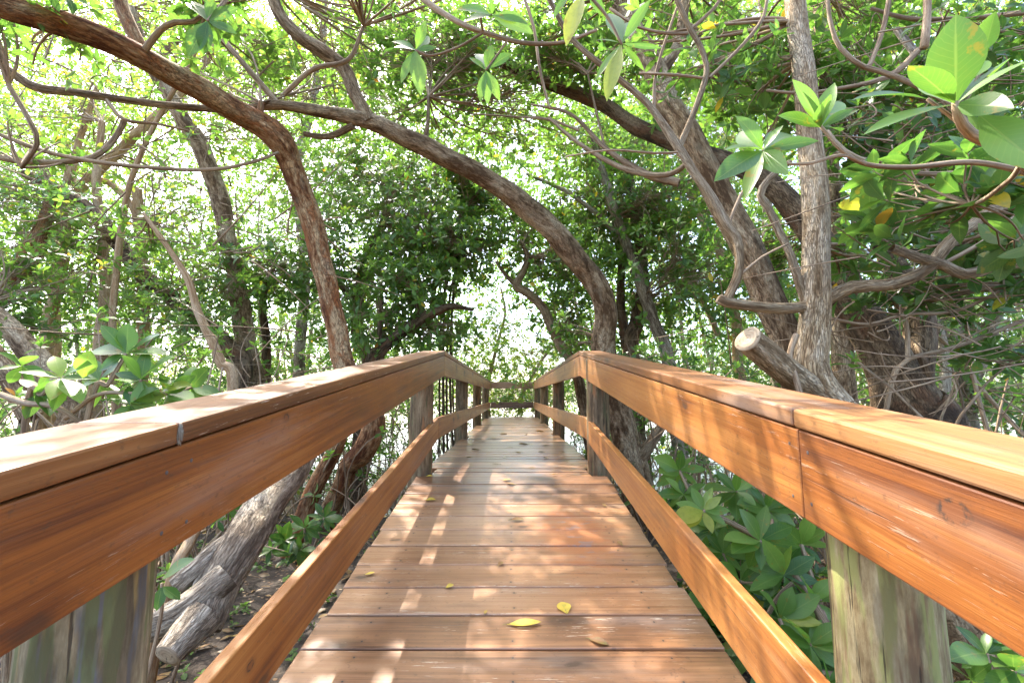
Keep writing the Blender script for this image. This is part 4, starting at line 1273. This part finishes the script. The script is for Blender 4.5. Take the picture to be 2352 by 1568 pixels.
# tangle of slender forking twigs at the right edge: one off-frame tree reaching in
tw = empty("mangrove_tree", (3.2, 2.4, GZ), "bushy tree at the right edge whose slender bare twigs weave before the dark trunks", "tree")
mb = MB()
pos_, dia_ = tube(mb, [(Vector((3.3, 2.3, -.9)), .14), (Vector((3.15, 2.3, .2)), .12), (Vector((2.95, 2.35, 1.2)), .09), (Vector((2.7, 2.5, 2.2)), .06), (Vector((2.5, 2.7, 3.0)), .04)], 12)
mb.build("trunk", M["bark_grey"], tw)
mb = MB()
for uu, vv, YY, ru_, n_ in ((2080, 450, 2.4, 150, 25), (2230, 640, 2.4, 130, 22), (2020, 690, 2.6, 100, 16), (2180, 120, 2.3, 170, 28), (1990, 560, 2.6, 90, 16), (2290, 300, 2.2, 110, 16), (2010, 250, 2.5, 120, 19), (2270, 820, 2.6, 110, 12)):
    C_ = P(uu, vv, YY)
    a_ = min(pos_, key=lambda p: (p - C_).length + .6 * max(0, p.z - C_.z))
    clump(mb, C_, (ru_ / FP * YY, .35, ru_ / FP * YY * .7), n_, .105, .24, a_, nl=7, seg=4, subs=6, twig=.0032, sub_r=.009, patch=.7)
k = 230
c0 = np.array([tuple(P(rng.uniform(1960, 2400), rng.uniform(40, 900), rng.uniform(2.0, 3.0))) for _ in range(k)])
dd_ = rng.normal(0, 1, (k, 3)) * [.42, .12, .18]
beziers(mb, c0, c0 + dd_ * .5 + rng.normal(0, .07, (k, 3)), c0 + dd_, np.full(k, .0045), np.full(k, .0022), 7, 5, 1)
mb.build("crown", [M["leaf"], M["twig"]], tw)

# ------------------------------------------------------------------ close leafy boughs, leaf by leaf
def xleaf(lst, base, tip, w=0.24, tone=0.4, roll=0.0, face=0.75):
    lst.append((P(*base), P(*tip), w, tone, roll, face))


def spray(name, label, cat, stems, leafs, extra=None, group=None, leafmat="leaf"):
    pts0 = limb_points(stems[0])
    root = empty(name, pts0[0][0], label, cat, group)
    mb = MB()
    for s in stems:
        tube(mb, limb_points(s), 10, 0.02, rough=0.05, seed=random.uniform(0, 30))
    mb.build("stem", M["twig"], root)
    mb = MB()
    if leafs:
        b = np.array([tuple(l[0]) for l in leafs])
        e = np.array([tuple(l[1]) for l in leafs])
        ax = e - b
        ln = np.linalg.norm(ax, axis=1)
        eye = np.array([0, 0, EYE])
        nm = norm(eye - (b + e) / 2) * np.array([l[5] for l in leafs])[:, None] + np.array([0, 0, 0.6])
        sd_ = norm(np.cross(ax, nm))
        nm = norm(nm) + sd_ * np.array([l[4] for l in leafs])[:, None]
        leaves(mb, b, ax, nm, ln * 0.92, np.array([l[2] * .8 for l in leafs]), np.array([l[3] for l in leafs]), 8, 0, droop=rng.uniform(0.03, 0.22, len(leafs)), fold=0.25)
    if extra:
        extra(mb)
    mb.build("foliage", [M[leafmat], M["twig"]], root)
    return root


L = []
c = (2194, 240, 0.80)
for tip, w, tn, rl in (((2196, 25, 0.74), .36, .42, .1), ((2088, 140, 0.72), .20, .36, .3), ((2262, 120, 0.9), .26, .28, -.2), ((2360, 120, 0.72), .20, .62, -.5),
                       ((2325, 245, 0.70), .24, .40, .3), ((1985, 284, 0.78), .17, .36, .2), ((2130, 110, 0.92), .2, .30, -.3)):
    xleaf(L, c, tip, w, tn, rl)
xleaf(L, (2130, 228, 0.82), (1968, 196, 0.80), .20, .22, .3)
xleaf(L, (2245, 262, 0.78), (2400, 390, 0.70), .25, .55, .2)
xleaf(L, (2262, 120, 0.86), (2282, 30, 0.80), .36, .64, .1)
xleaf(L, (2215, 190, 0.80), (2275, 125, 0.79), .34, .72, .2)
xleaf(L, (2190, 230, 0.80), (2150, 205, 0.78), .3, .74, .2)
xleaf(L, (2200, 250, 0.84), (2290, 300, 0.95), .24, .26, .4)
spray("mangrove_branch", "branch with the largest close-up leaves in the upper right corner", "branch",
      [[(2440, 470, 0.95, 40), (2352, 370, 0.88, 38), (2290, 335, 0.84, 30), (2228, 308, 0.82, 26), (2200, 268, 0.80, 22), (2194, 236, 0.80, 16)],
       [(2225, 300, 0.82, 12), (2160, 250, 0.82, 9), (2130, 228, 0.82, 8)], [(2200, 262, 0.80, 9), (2240, 190, 0.83, 8), (2262, 120, 0.86, 7)],
       [(2352, 370, 0.9, 14), (2310, 420, 1.2, 11), (2230, 470, 1.5, 10), (2150, 450, 1.7, 9)]], L,
      lambda mb: [clump(mb, P(u_, v_, y_), (.22, .2, .16), n_, .13, .2, P(2230, 470, 1.5), nl=7, seg=8, subs=4, twig=.0035, sub_r=.005) for u_, v_, y_, n_ in ((2090, 400, 1.7, 6), (2180, 470, 1.6, 6), (2290, 400, 1.5, 5), (2080, 520, 1.8, 5), (2290, 520, 1.7, 5))])
L = []
c = (1752, 346, 1.25)
for tip, w, tn, rl in (((1703, 256, 1.2), .30, .42, .2), ((1792, 282, 1.2), .26, .62, -.2), ((1668, 326, 1.2), .24, .60, .3), ((1648, 400, 1.15), .20, .32, -.3), ((1708, 452, 1.2), .17, .64, .3),
                       ((1886, 314, 1.2), .20, .36, .2), ((1845, 275, 1.35), .22, .30, .1), ((1690, 290, 1.35), .26, .34, -.2), ((1800, 392, 1.15), .24, .58, .5), ((1720, 400, 1.4), .2, .25, .2)):
    xleaf(L, c, tip, w, tn, rl)
c = (1885, 293, 1.3)
for tip, w, tn, rl in (((1828, 176, 1.25), .24, .60, .3), ((1908, 182, 1.25), .28, .66, -.2), ((1962, 246, 1.25), .24, .38, .2), ((1796, 256, 1.25), .22, .34, -.2), ((1850, 205, 1.2), .26, .40, .1),
                       ((1895, 210, 1.15), .22, .36, .1), ((1935, 290, 1.4), .22, .26, .2), ((1930, 215, 1.4), .2, .3, .3)):
    xleaf(L, c, tip, w, tn, rl)
spray("mangrove_branch", "slender forked branch in front of the pale trunk ending in two rosettes of glossy leaves", "branch",
      [[(2450, 420, 1.3, 18), (2250, 375, 1.3, 14), (2090, 385, 1.3, 12), (1990, 378, 1.3, 11), (1935, 348, 1.3, 10), (1905, 315, 1.3, 9), (1885, 290, 1.3, 8)],
       [(1990, 378, 1.3, 9), (1932, 357, 1.28, 8), (1853, 376, 1.26, 8), (1780, 372, 1.25, 7), (1752, 345, 1.25, 7)]], L)
L = []
c = (1428, 101, 1.5)
for tip, w, tn, rl in (((1391, 226, 1.45), .16, .88, .2), ((1362, 182, 1.5), .13, .62, .3), ((1480, 160, 1.5), .12, .45, .4), ((1494, -5, 1.45), .16, .50, .2), ((1372, 84, 1.5), .13, .58, .5), ((1520, 110, 1.5), .12, .34, .4),
                       ((1400, 20, 1.6), .18, .4, .2), ((1455, 40, 1.6), .18, .52, .1)):
    xleaf(L, c, tip, w, tn, rl)
xleaf(L, (1340, -20, 1.4), (1298, 98, 1.35), .17, .91, .2)
xleaf(L, (1310, -15, 1.5), (1268, 36, 1.5), .2, .45, .2)
xleaf(L, (1350, -20, 1.5), (1392, 40, 1.5), .2, .35, .2)
spray("mangrove_branch", "drooping twig at top centre with narrow yellow-olive leaves hanging before the leaning trunk", "branch",
      [[(1330, -60, 1.5, 10), (1345, -20, 1.5, 9), (1395, 40, 1.5, 8), (1428, 103, 1.5, 7)]], L)
L = []
c = (955, 116, 2.2)
for tip, w, tn, rl in (((978, 46, 2.15), .24, .52, .1), ((898, 84, 2.2), .26, .34, .2), ((916, 186, 2.2), .2, .52, .3), ((966, 206, 2.15), .22, .80, .1), ((1003, 108, 2.2), .22, .32, .3), ((873, 98, 2.3), .2, .25, .2), ((985, 80, 2.3), .22, .25, .1), ((930, 140, 2.3), .2, .3, .3)):
    xleaf(L, c, tip, w, tn, rl)
c = (1116, 162, 2.2)
for tip, w, tn, rl in (((1130, 100, 2.2), .24, .48, .1), ((1078, 126, 2.2), .22, .3, .2), ((1178, 114, 2.2), .22, .28, .2), ((1148, 226, 2.2), .22, .66, .2), ((1098, 230, 2.2), .2, .52, .3), ((1120, 238, 2.2), .2, .7, .1), ((1100, 110, 2.3), .22, .36, .1)):
    xleaf(L, c, tip, w, tn, rl)
for tip, w, tn, rl in (((1212, 38, 2.0), .22, .6, .1), ((1225, 72, 2.0), .24, .68, .1), ((1050, 4, 2.0), .3, .3, .2), ((1130, -5, 2.0), .24, .34, .2), ((1060, 40, 2.1), .26, .36, .1)):
    xleaf(L, (1130, 36, 2.05), tip, w, tn, rl)
spray("mangrove_branch", "curving bough at top centre bearing three leaf whorls above the arch", "branch",
      [[(930, -40, 2.3, 16), (990, 12, 2.25, 15), (1060, 56, 2.2, 14), (1120, 78, 2.2, 13), (1200, 98, 2.2, 12), (1290, 98, 2.2, 10), (1370, 70, 2.2, 8)],
       [(1110, 76, 2.2, 7), (1050, 110, 2.2, 7), (990, 128, 2.2, 6), (955, 116, 2.2, 6)], [(1165, 95, 2.2, 6), (1140, 130, 2.2, 5), (1116, 162, 2.2, 5)],
       [(1110, 74, 2.2, 7), (1105, 40, 2.1, 6), (1130, 34, 2.05, 5)],
       [(1190, -40, 2.3, 8), (1225, 60, 2.3, 8), (1240, 160, 2.3, 8), (1262, 250, 2.3, 7)]], L)
L = []
c = (477, 49, 2.4)
for tip, w, tn, rl in (((430, -4, 2.4), .3, .42, .1), ((545, 14, 2.4), .24, .34, .2), ((543, 74, 2.4), .24, .22, .2), ((430, 128, 2.4), .3, .36, .1), ((464, 120, 2.4), .3, .32, .2), ((490, -10, 2.4), .26, .5, .1), ((455, 0, 2.5), .26, .28, .1), ((500, 110, 2.5), .24, .4, .1)):
    xleaf(L, c, tip, w, tn, rl)
spray("mangrove_branch", "short twig with a dark green leaf whorl hanging above the thick orange limb", "branch",
      [[(560, -60, 2.5, 12), (520, 0, 2.45, 10), (477, 49, 2.4, 7)]], L)

# shrub at the left behind the handrail
L = []


def whorl(lst, c, r, n, tone, w=(0.22, 0.34), a0=0.0, a1=360.0, bright=0.0):
    for k in range(n):
        a = R(a0 + (a1 - a0) * (k + random.uniform(-0.3, 0.3)) / n)
        rr = r * random.uniform(0.75, 1.15)
        tip = (c[0] + rr * math.cos(a), c[1] - rr * math.sin(a) * 0.85, c[2] + random.uniform(-0.10, 0.06) * c[2] * 0.5)
        xleaf(lst, c, tip, random.uniform(*w), min(0.9, max(0.02, tone + random.uniform(-0.2, 0.2) + (bright if random.random() < 0.3 else 0))), random.uniform(-0.4, 0.4), random.uniform(0.3, 1.0))


for c, r, n, tn in (((140, 868, 1.9), 88, 7, .40), ((290, 812, 1.95), 92, 8, .34), ((325, 872, 1.9), 86, 9, .30), ((228, 872, 2.05), 70, 7, .36), ((385, 905, 1.95), 70, 7, .42), ((90, 900, 1.95), 70, 6, .36), ((440, 890, 2.3), 60, 7, .36), ((300, 930, 1.9), 70, 7, .4), ((50, 840, 2.3), 60, 6, .34)):
    whorl(L, c, r, n, tn, bright=.25)
xleaf(L, (140, 868, 1.9), (70, 852, 1.85), .26, .91)
xleaf(L, (140, 868, 1.9), (118, 910, 1.8), .30, .84)
xleaf(L, (370, 900, 1.92), (432, 872, 1.88), .24, .90)
xleaf(L, (190, 868, 1.9), (206, 806, 1.85), .4, .80)
spray("mangrove_shrub", "broad-leaved shrub with a few yellowing leaves behind the left handrail's near cap", "shrub",
      [[gnd(-2.15, 2.1, .03), (60, 960, 1.95, 14), (100, 905, 1.92, 12), (140, 868, 1.9, 9)], [gnd(-2.0, 2.1, .03), (200, 960, 1.95, 13), (250, 880, 1.95, 11), (290, 812, 1.95, 8)],
       [(150, 960, 1.95, 12), (230, 905, 1.92, 10), (330, 905, 1.92, 9), (385, 905, 1.95, 7)], [gnd(-1.75, 2.1, .03), (320, 960, 1.95, 12), (325, 872, 1.9, 8)], [(0, 905, 1.9, 14), (60, 925, 1.9, 14), (130, 935, 1.9, 12), (200, 980, 1.95, 10)],
       [(385, 905, 1.95, 8), (440, 890, 2.3, 7)]], L)


def shrub_extra(cl):
    def f(mb):
        for a in cl:
            clump(mb, P(*a[:3]), (a[3] / FP * a[2], a[4], a[3] / FP * a[2] * 0.7), a[5], a[6], a[7], P(a[0], a[1] + 120, a[2]), seg=4)
    return f


# big shrub below the right handrail
L = []
for c, r, n, tn in (((1615, 1172, 2.2), 62, 8, .62), ((1560, 1080, 2.5), 56, 7, .16), ((1570, 1135, 2.4), 50, 7, .16), ((1690, 1128, 2.5), 62, 8, .22), ((1760, 1170, 2.5), 70, 8, .18), ((1745, 1242, 2.2), 84, 8, .24),
                    ((1660, 1270, 2.4), 66, 8, .20), ((1700, 1335, 2.3), 74, 8, .24), ((1800, 1320, 2.2), 80, 8, .20), ((1650, 1380, 2.4), 70, 7, .28), ((1790, 1420, 2.1), 92, 8, .30), ((1730, 1490, 2.1), 84, 7, .28),
                    ((1860, 1480, 2.0), 90, 8, .26), ((1840, 1250, 2.3), 84, 8, .18), ((1860, 1380, 2.15), 84, 7, .24), ((1800, 1550, 2.0), 80, 7, .3), ((1900, 1570, 1.95), 80, 7, .3), ((1640, 1215, 2.5), 60, 7, .2), ((1610, 1290, 2.5), 60, 7, .2)):
    whorl(L, c, r * 1.08, n + 1, tn + .2, (0.22, 0.32), bright=.25)
spray("mangrove_shrub", "glossy dark green shrub with one lime green whorl below the right handrail", "shrub",
      [[gnd(1.55, 2.3, .05), (1960, 1560, 2.0, 24), (1900, 1440, 2.1, 22), (1830, 1330, 2.2, 20), (1760, 1250, 2.25, 16), (1680, 1200, 2.3, 12), (1615, 1172, 2.2, 9)],
       [(1830, 1330, 2.2, 12), (1780, 1380, 2.15, 10), (1730, 1490, 2.1, 8)], [(1760, 1250, 2.25, 10), (1745, 1242, 2.2, 8)], [(1900, 1440, 2.1, 12), (1840, 1250, 2.3, 9)],
       [(1680, 1200, 2.3, 9), (1600, 1150, 2.4, 8), (1560, 1080, 2.5, 7)], [(1830, 1330, 2.2, 10), (1700, 1335, 2.3, 8), (1660, 1270, 2.4, 6)], [(1900, 1440, 2.1, 10), (1860, 1480, 2.0, 8)],
       [(1760, 1250, 2.25, 9), (1770, 1180, 2.5, 7), (1690, 1128, 2.5, 6)], [(1960, 1560, 2.0, 14), (1840, 1520, 2.0, 10), (1790, 1420, 2.1, 8)], [(1700, 1335, 2.3, 9), (1650, 1380, 2.4, 7)]], L,
      shrub_extra([(1700, 1250, 2.8, 150, .4, 46, .12, .18), (1800, 1430, 2.6, 130, .35, 34, .12, .22), (1640, 1400, 2.9, 110, .35, 26, .11, .2), (1560, 1170, 3.1, 90, .35, 20, .11, .16)]))
L = []
for c, r, n, tn in (((2265, 1500, 1.35), 84, 8, .26), ((2330, 1540, 1.3), 80, 7, .34), ((2230, 1560, 1.35), 76, 7, .24), ((2360, 1470, 1.4), 76, 7, .22)):
    whorl(L, c, r, n, tn, (0.22, 0.30), bright=.2)
spray("mangrove_shrub", "small leafy shrub in the lower right corner outside the yellowish near post", "shrub",
      [[gnd(1.6, 1.4, .03), (2300, 1600, 1.35, 12), (2265, 1500, 1.35, 8)], [(2300, 1600, 1.35, 10), (2330, 1540, 1.3, 8)]], L)
# plants on the ground at the left
L = []
for c, r, n, tn in (((655, 1240, 3.0), 44, 9, .24), ((700, 1212, 3.1), 48, 9, .22), ((745, 1188, 3.2), 44, 9, .2), ((690, 1262, 3.0), 44, 8, .22), ((622, 1262, 3.0), 36, 7, .26), ((760, 1230, 3.1), 36, 7, .24)):
    whorl(L, c, r, n, tn, (0.2, 0.28))
spray("seedling_plant", "bushy dark green plant on the mud beside the grey slanting trunk", "plant",
      [[gnd(-1.45, 3.2, .03), (705, 1330, 3.1, 9), (700, 1212, 3.1, 6)], [(705, 1330, 3.1, 7), (670, 1290, 3.05, 6), (655, 1240, 3.0, 5)], [(705, 1310, 3.1, 6), (745, 1188, 3.2, 5)], [(705, 1310, 3.1, 6), (690, 1262, 3.0, 5)]], L)
L = []
xleaf(L, (372, 1330, 1.75), (432, 1276, 1.7), .24, .5)
xleaf(L, (372, 1345, 1.75), (360, 1400, 1.7), .34, .3)
xleaf(L, (372, 1345, 1.75), (415, 1375, 1.75), .3, .3)
spray("seedling_plant", "single-stemmed plant with two broad leaves just right of the blue-streaked post", "plant",
      [[gnd(-1.4, 1.75, .02), (360, 1460, 1.75, 8), (372, 1338, 1.75, 6)]], L)
L = []
for c, r, n, tn in (((440, 1358, 2.4), 40, 6, .44), ((452, 1330, 2.4), 34, 5, .5)):
    whorl(L, c, r, n, tn, (0.24, 0.34))
spray("seedling_plant", "bright green low seedling in front of the fork of the grey slanting trunk", "plant",
      [[gnd(-1.72, 2.45, .02), (442, 1420, 2.4, 6), (440, 1350, 2.4, 4)]], L)
L = []
for c, r, n, tn in (((525, 1170, 3.3), 34, 7, .42), ((500, 1195, 3.3), 30, 6, .4), ((545, 1150, 3.3), 30, 6, .36)):
    whorl(L, c, r, n, tn, (0.24, 0.32))
spray("seedling_plant", "small light green seedling seen above the grey slanting trunk's side branch", "plant",
      [[gnd(-2.1, 3.4, .02), (520, 1260, 3.3, 6), (525, 1170, 3.3, 4)]], L)

# ------------------------------------------------------------------ masses nobody could count
mb = MB()
n = 1500
x = rng.uniform(-4.5, -0.62, n)
yv = rng.uniform(0.7, 5.0, n)
pz = np.array([[a, b, ground_h(a, b)] for a, b in zip(x, yv)])
keep = np.array([noise.noise(Vector((a * 1.7, b * 1.7, 8))) > -0.05 for a, b in zip(x, yv)])
pz = pz[keep]
rosettes(mb, pz + [0, 0, 0.03], np.tile([0, 0, 1.0], (len(pz), 1)) + rng.normal(0, .2, (len(pz), 3)), 5, rng.uniform(.025, .05, len(pz)), rng.uniform(.3, .62, len(pz)), 3, 0, spread=(45, 95), wr=(.28, .36))
tag(mb.build("ground_cover", [M["leaf"], M["twig"]]), kind="stuff")

mb = MB()
n = 3600
x = np.concatenate([rng.uniform(-5.5, 5.5, n)])
yv = rng.uniform(0.3, 7.5, n)
gz = np.array([ground_h(a, b) for a, b in zip(x, yv)])
ax = rng.normal(size=(n, 3)) * [1, 1, .12]
leaves(mb, np.stack([x, yv, gz + .012], 1), ax, np.tile([0, 0, 1.0], (n, 1)) + rng.normal(0, .3, (n, 3)), rng.uniform(.05, .10, n), rng.uniform(.2, .3, n), rng.random(n) ** 1.8 * .75, 3, 0, droop=rng.uniform(-.2, .3, n))
k = 900
x = rng.uniform(-5, 5, k)
yv = rng.uniform(0.3, 6, k)
p0 = np.stack([x, yv, [ground_h(a, b) + .01 for a, b in zip(x, yv)]], 1)
dv = rng.normal(size=(k, 3)) * [.12, .12, .03]
p2 = p0 + dv
p2[:, 2] = [ground_h(a, b) + .01 for a, b in p2[:, :2]]
beziers(mb, p0, (p0 + p2) / 2 + [0, 0, .02], p2, np.full(k, .003), np.full(k, .0015), 3, 4, 1)
tag(mb.build("leaf_litter", [M["fallen"], M["twig"]]), kind="stuff")

# thin stems, prop roots and twigs crowding both banks
mb = MB()
k = 1050
side = rng.choice([-1, 1], k)
x = side * (1.2 + rng.random(k) ** 1.5 * 6)
yv = 2.4 + rng.random(k) ** 1.4 * 11
near = (yv < 4.2) & (np.abs(x) < 1.9)
x = np.where(near, x + side * .9, x)
p0 = np.stack([x, yv, [ground_h(a, b) - .05 for a, b in zip(x, yv)]], 1)
hgt = .4 + rng.random(k) ** 2 * 1.6
p2 = p0 + np.stack([rng.normal(0, .45, k), rng.normal(0, .4, k), hgt], 1)
p2[:, 0] = np.where(p2[:, 0] * side < 1.05, side * (1.05 + rng.random(k) * .5), p2[:, 0])
ctl = (p0 + p2) / 2 + np.stack([rng.normal(0, .3, k), rng.normal(0, .3, k), rng.uniform(-.1, .4, k)], 1)
ctl[:, 0] = np.where(ctl[:, 0] * side < 1.05, side * 1.1, ctl[:, 0])
beziers(mb, p0, ctl, p2, rng.uniform(.006, .017, k), rng.uniform(.003, .007, k), 7, 5, 1)
# horizontal twigs
k2 = 900
x = rng.choice([-1, 1], k2) * (1.5 + rng.random(k2) * 6)
q0 = np.stack([x, rng.uniform(3.5, 13, k2), rng.uniform(-.5, 1.4, k2)], 1)
q2 = q0 + rng.normal(0, 1, (k2, 3)) * [.6, .6, .25]
q2[:, 0] = np.where(np.abs(q2[:, 0]) < 1.1, np.sign(x) * 1.2, q2[:, 0])
beziers(mb, q0, (q0 + q2) / 2 + rng.normal(0, .12, (k2, 3)), q2, rng.uniform(.004, .009, k2), np.full(k2, .003), 5, 4, 1)
sel = rng.random(k) < .75
tips = p2[sel]
rosettes(mb, tips, np.tile([0, 0, 1.0], (len(tips), 1)) + rng.normal(0, .5, (len(tips), 3)), 8, .095, rng.uniform(.22, .55, len(tips)), 3, 0)
m = 9500
sd2 = rng.choice([-1, 1], m)
xx = sd2 * (1.5 + rng.random(m) * 8)
cc = np.stack([xx, rng.uniform(5.5, 14, m), -.6 + rng.random(m) * 2.9], 1)
cc = cc[np.array([noise.noise(Vector((a * .8, b_ * .8, c_ * .9 + 4))) > -.12 for a, b_, c_ in cc])]
m = len(cc)
rosettes(mb, cc, np.tile([0, 0, .7], (m, 1)) + rng.normal(0, .5, (m, 3)), 7, .10, rng.uniform(.25, .6, m), 3, 0)
tag(mb.build("undergrowth", [M["leaf"], M["twig"]]), kind="stuff")

# the wood beyond
mb = MB()
m = 90000
ang_u = rng.uniform(-500, 2850, m)
Yd = rng.uniform(13.5, 30, m)
zz = rng.uniform(-.9, .8, m) + rng.random(m) ** 1.15 * (Yd * .95 + 1.5)
xx = (ang_u - 1176) / FP * Yd
cc = np.stack([xx, Yd, zz], 1)
dens = np.array([noise.noise(Vector((a * .42, b * .25, c_ * .42))) + .5 * noise.noise(Vector((a * 1.2 + 7, b * .6, c_ * 1.2))) for a, b, c_ in cc])
# thinner towards the open water straight ahead and the gap at the upper left
v_ = 908 - (zz - EYE) / Yd * FP
hole = np.exp(-(((ang_u - 1180) / 80) ** 2 + ((v_ - 740) / 60) ** 2)) * .7 + np.exp(-(((ang_u - 420) / 120) ** 2 + ((v_ - 330) / 90) ** 2)) * .45 + np.exp(-(((ang_u - 1250) / 110) ** 2 + ((v_ - 330) / 60) ** 2)) * .4
keep = dens - hole > -.42
cc = cc[keep]
m = len(cc)
rosettes(mb, cc, np.tile([0, 0, .8], (m, 1)) + rng.normal(0, .5, (m, 3)), 6, .17, rng.uniform(.55, .88, m), 2, 0, wr=(.24, .34))  # leaf tones raised to paint in the washed-out brightness of distance
k = 130
x = rng.uniform(-22, 22, k)
yv = rng.uniform(14, 28, k)
okk = (np.abs(x) > 3.5)
x, yv = x[okk], yv[okk]
k = len(x)
p0 = np.stack([x, yv, np.full(k, -1.1)], 1)
p2 = p0 + np.stack([rng.normal(0, 1.2, k), rng.normal(0, .8, k), rng.uniform(4, 12, k)], 1)
beziers(mb, p0, (p0 + p2) / 2 + rng.normal(0, .5, (k, 3)), p2, rng.uniform(.04, .12, k), rng.uniform(.02, .04, k), 8, 6, 1)
tag(mb.build("far_woods", [M["leaf"], M["twig"]]), kind="stuff")

# ------------------------------------------------------------------ leaves dropped on the planks
def on_deck(u, v):
    o = Vector((0, 0, EYE))
    d = (P(u, v, 1.0) - o)
    # ramp: z = SL*(y-YC); deck: z = 0
    t = (-SL * YC - EYE) / (d.z - SL * d.y)
    p = o + d * t
    if p.y > YC:
        p = o + d * (-EYE / d.z)
    return p


FALLEN = [((1200, 1435), 54, 4, .95, .17, "long yellow leaf lying flat across a plank seam, nearest the camera"),
          ((1296, 1398), 34, 100, 1.0, .36, "round bright yellow leaf with its stalk pointing towards the camera"),
          ((1373, 1476), 32, -25, .12, .24, "curled brown dry leaf near the bottom of the walkway, right of centre"),
          ((1186, 1195), 24, 5, .35, .3, "tan curled leaf casting a long reflection in the middle of the walkway"),
          ((1150, 1297), 16, 50, .25, .3, "small folded orange-brown leaf below the middle of the ramp"),
          ((988, 1150), 18, 10, .95, .4, "pale yellow leaf at the left of the ramp, beside a brown twiglet"),
          ((848, 1320), 15, 15, .9, .28, "small yellow leaf by the deck's left edge near the sunlit patch"),
          ((1032, 1350), 14, 30, .92, .4, "small yellow leaf left of centre beside the blotchy sun patch"),
          ((1115, 1408), 12, 80, .6, .26, "tiny olive sprig standing above the nearest long yellow leaf"),
          ((1424, 1250), 15, 110, .35, .3, "small brown leaf by the orange stain at the right of the ramp"),
          ((1162, 1104), 16, 0, .65, .3, "olive leaf on the first plank below the crest of the ramp"),
          ((1175, 1113), 17, 170, .25, .3, "orange-brown leaf just below the olive leaf at the crest"),
          ((1273, 1091), 15, 3, .32, .28, "brown leaf near the right crest post's foot"),
          ((1388, 1162), 12, 100, .3, .3, "little brown leaf near the ramp's right edge below the crest"),
          ((985, 1095), 11, 10, .95, .3, "tiny yellow leaf at the left crest post's foot")]


def fallen(name, u, v, rpx, angd, tone, w, label, group=None):
    p = on_deck(u, v)
    dist = (p - Vector((0, 0, EYE))).length
    ln = 1.15 * rpx / FP * dist
    a = R(angd)
    slope = SL if p.y < YC else 0
    ax = np.array([[math.cos(a), math.sin(a), slope * math.sin(a)]])
    nmv = np.array([[0.0, -slope, 1.0]])
    b = np.array([tuple(p)]) - ax * ln * .5 + [[0, 0, .006]]
    mb = MB()
    leaves(mb, b, ax, nmv + rng.normal(0, .08, (1, 3)), [ln], [w], [tone], 8, 0, droop=random.uniform(-.12, .05), fold=random.uniform(.15, .5))
    e = b + ax * ln * .12
    beziers(mb, b - ax * ln * .13, b - ax * ln * .02 + [[0, 0, .004]], e + [[0, 0, .002]], np.array([.0011]), np.array([.0008]), 3, 4, 0)
    o = mb.build(name, M["fallen"], None, origin=tuple(p))
    tag(o, label, "fallen leaf", group)


for (uv, rp, an, tn, w, lab) in FALLEN:
    fallen("fallen_leaf", uv[0], uv[1], rp, an, tn, w, lab)
for (u, v) in ((1078, 1021), (1138, 1010), (1170, 1025), (1205, 1022), (1255, 1025), (1240, 1040), (1288, 1040), (1190, 1042), (1080, 1050), (1160, 1052), (1252, 1055), (1092, 1035), (1180, 985), (1210, 1000), (1155, 998), (1120, 985), (1235, 990), (1142, 1070), (1226, 1075), (1300, 1060)):
    fallen("fallen_leaf", u + random.uniform(-4, 4), v + random.uniform(-3, 3), random.uniform(11, 19), random.uniform(-30, 210), random.uniform(.05, .4), .3,
           "small dry brown leaf scattered on the pale level planks past the crest", "small leaves past the crest")
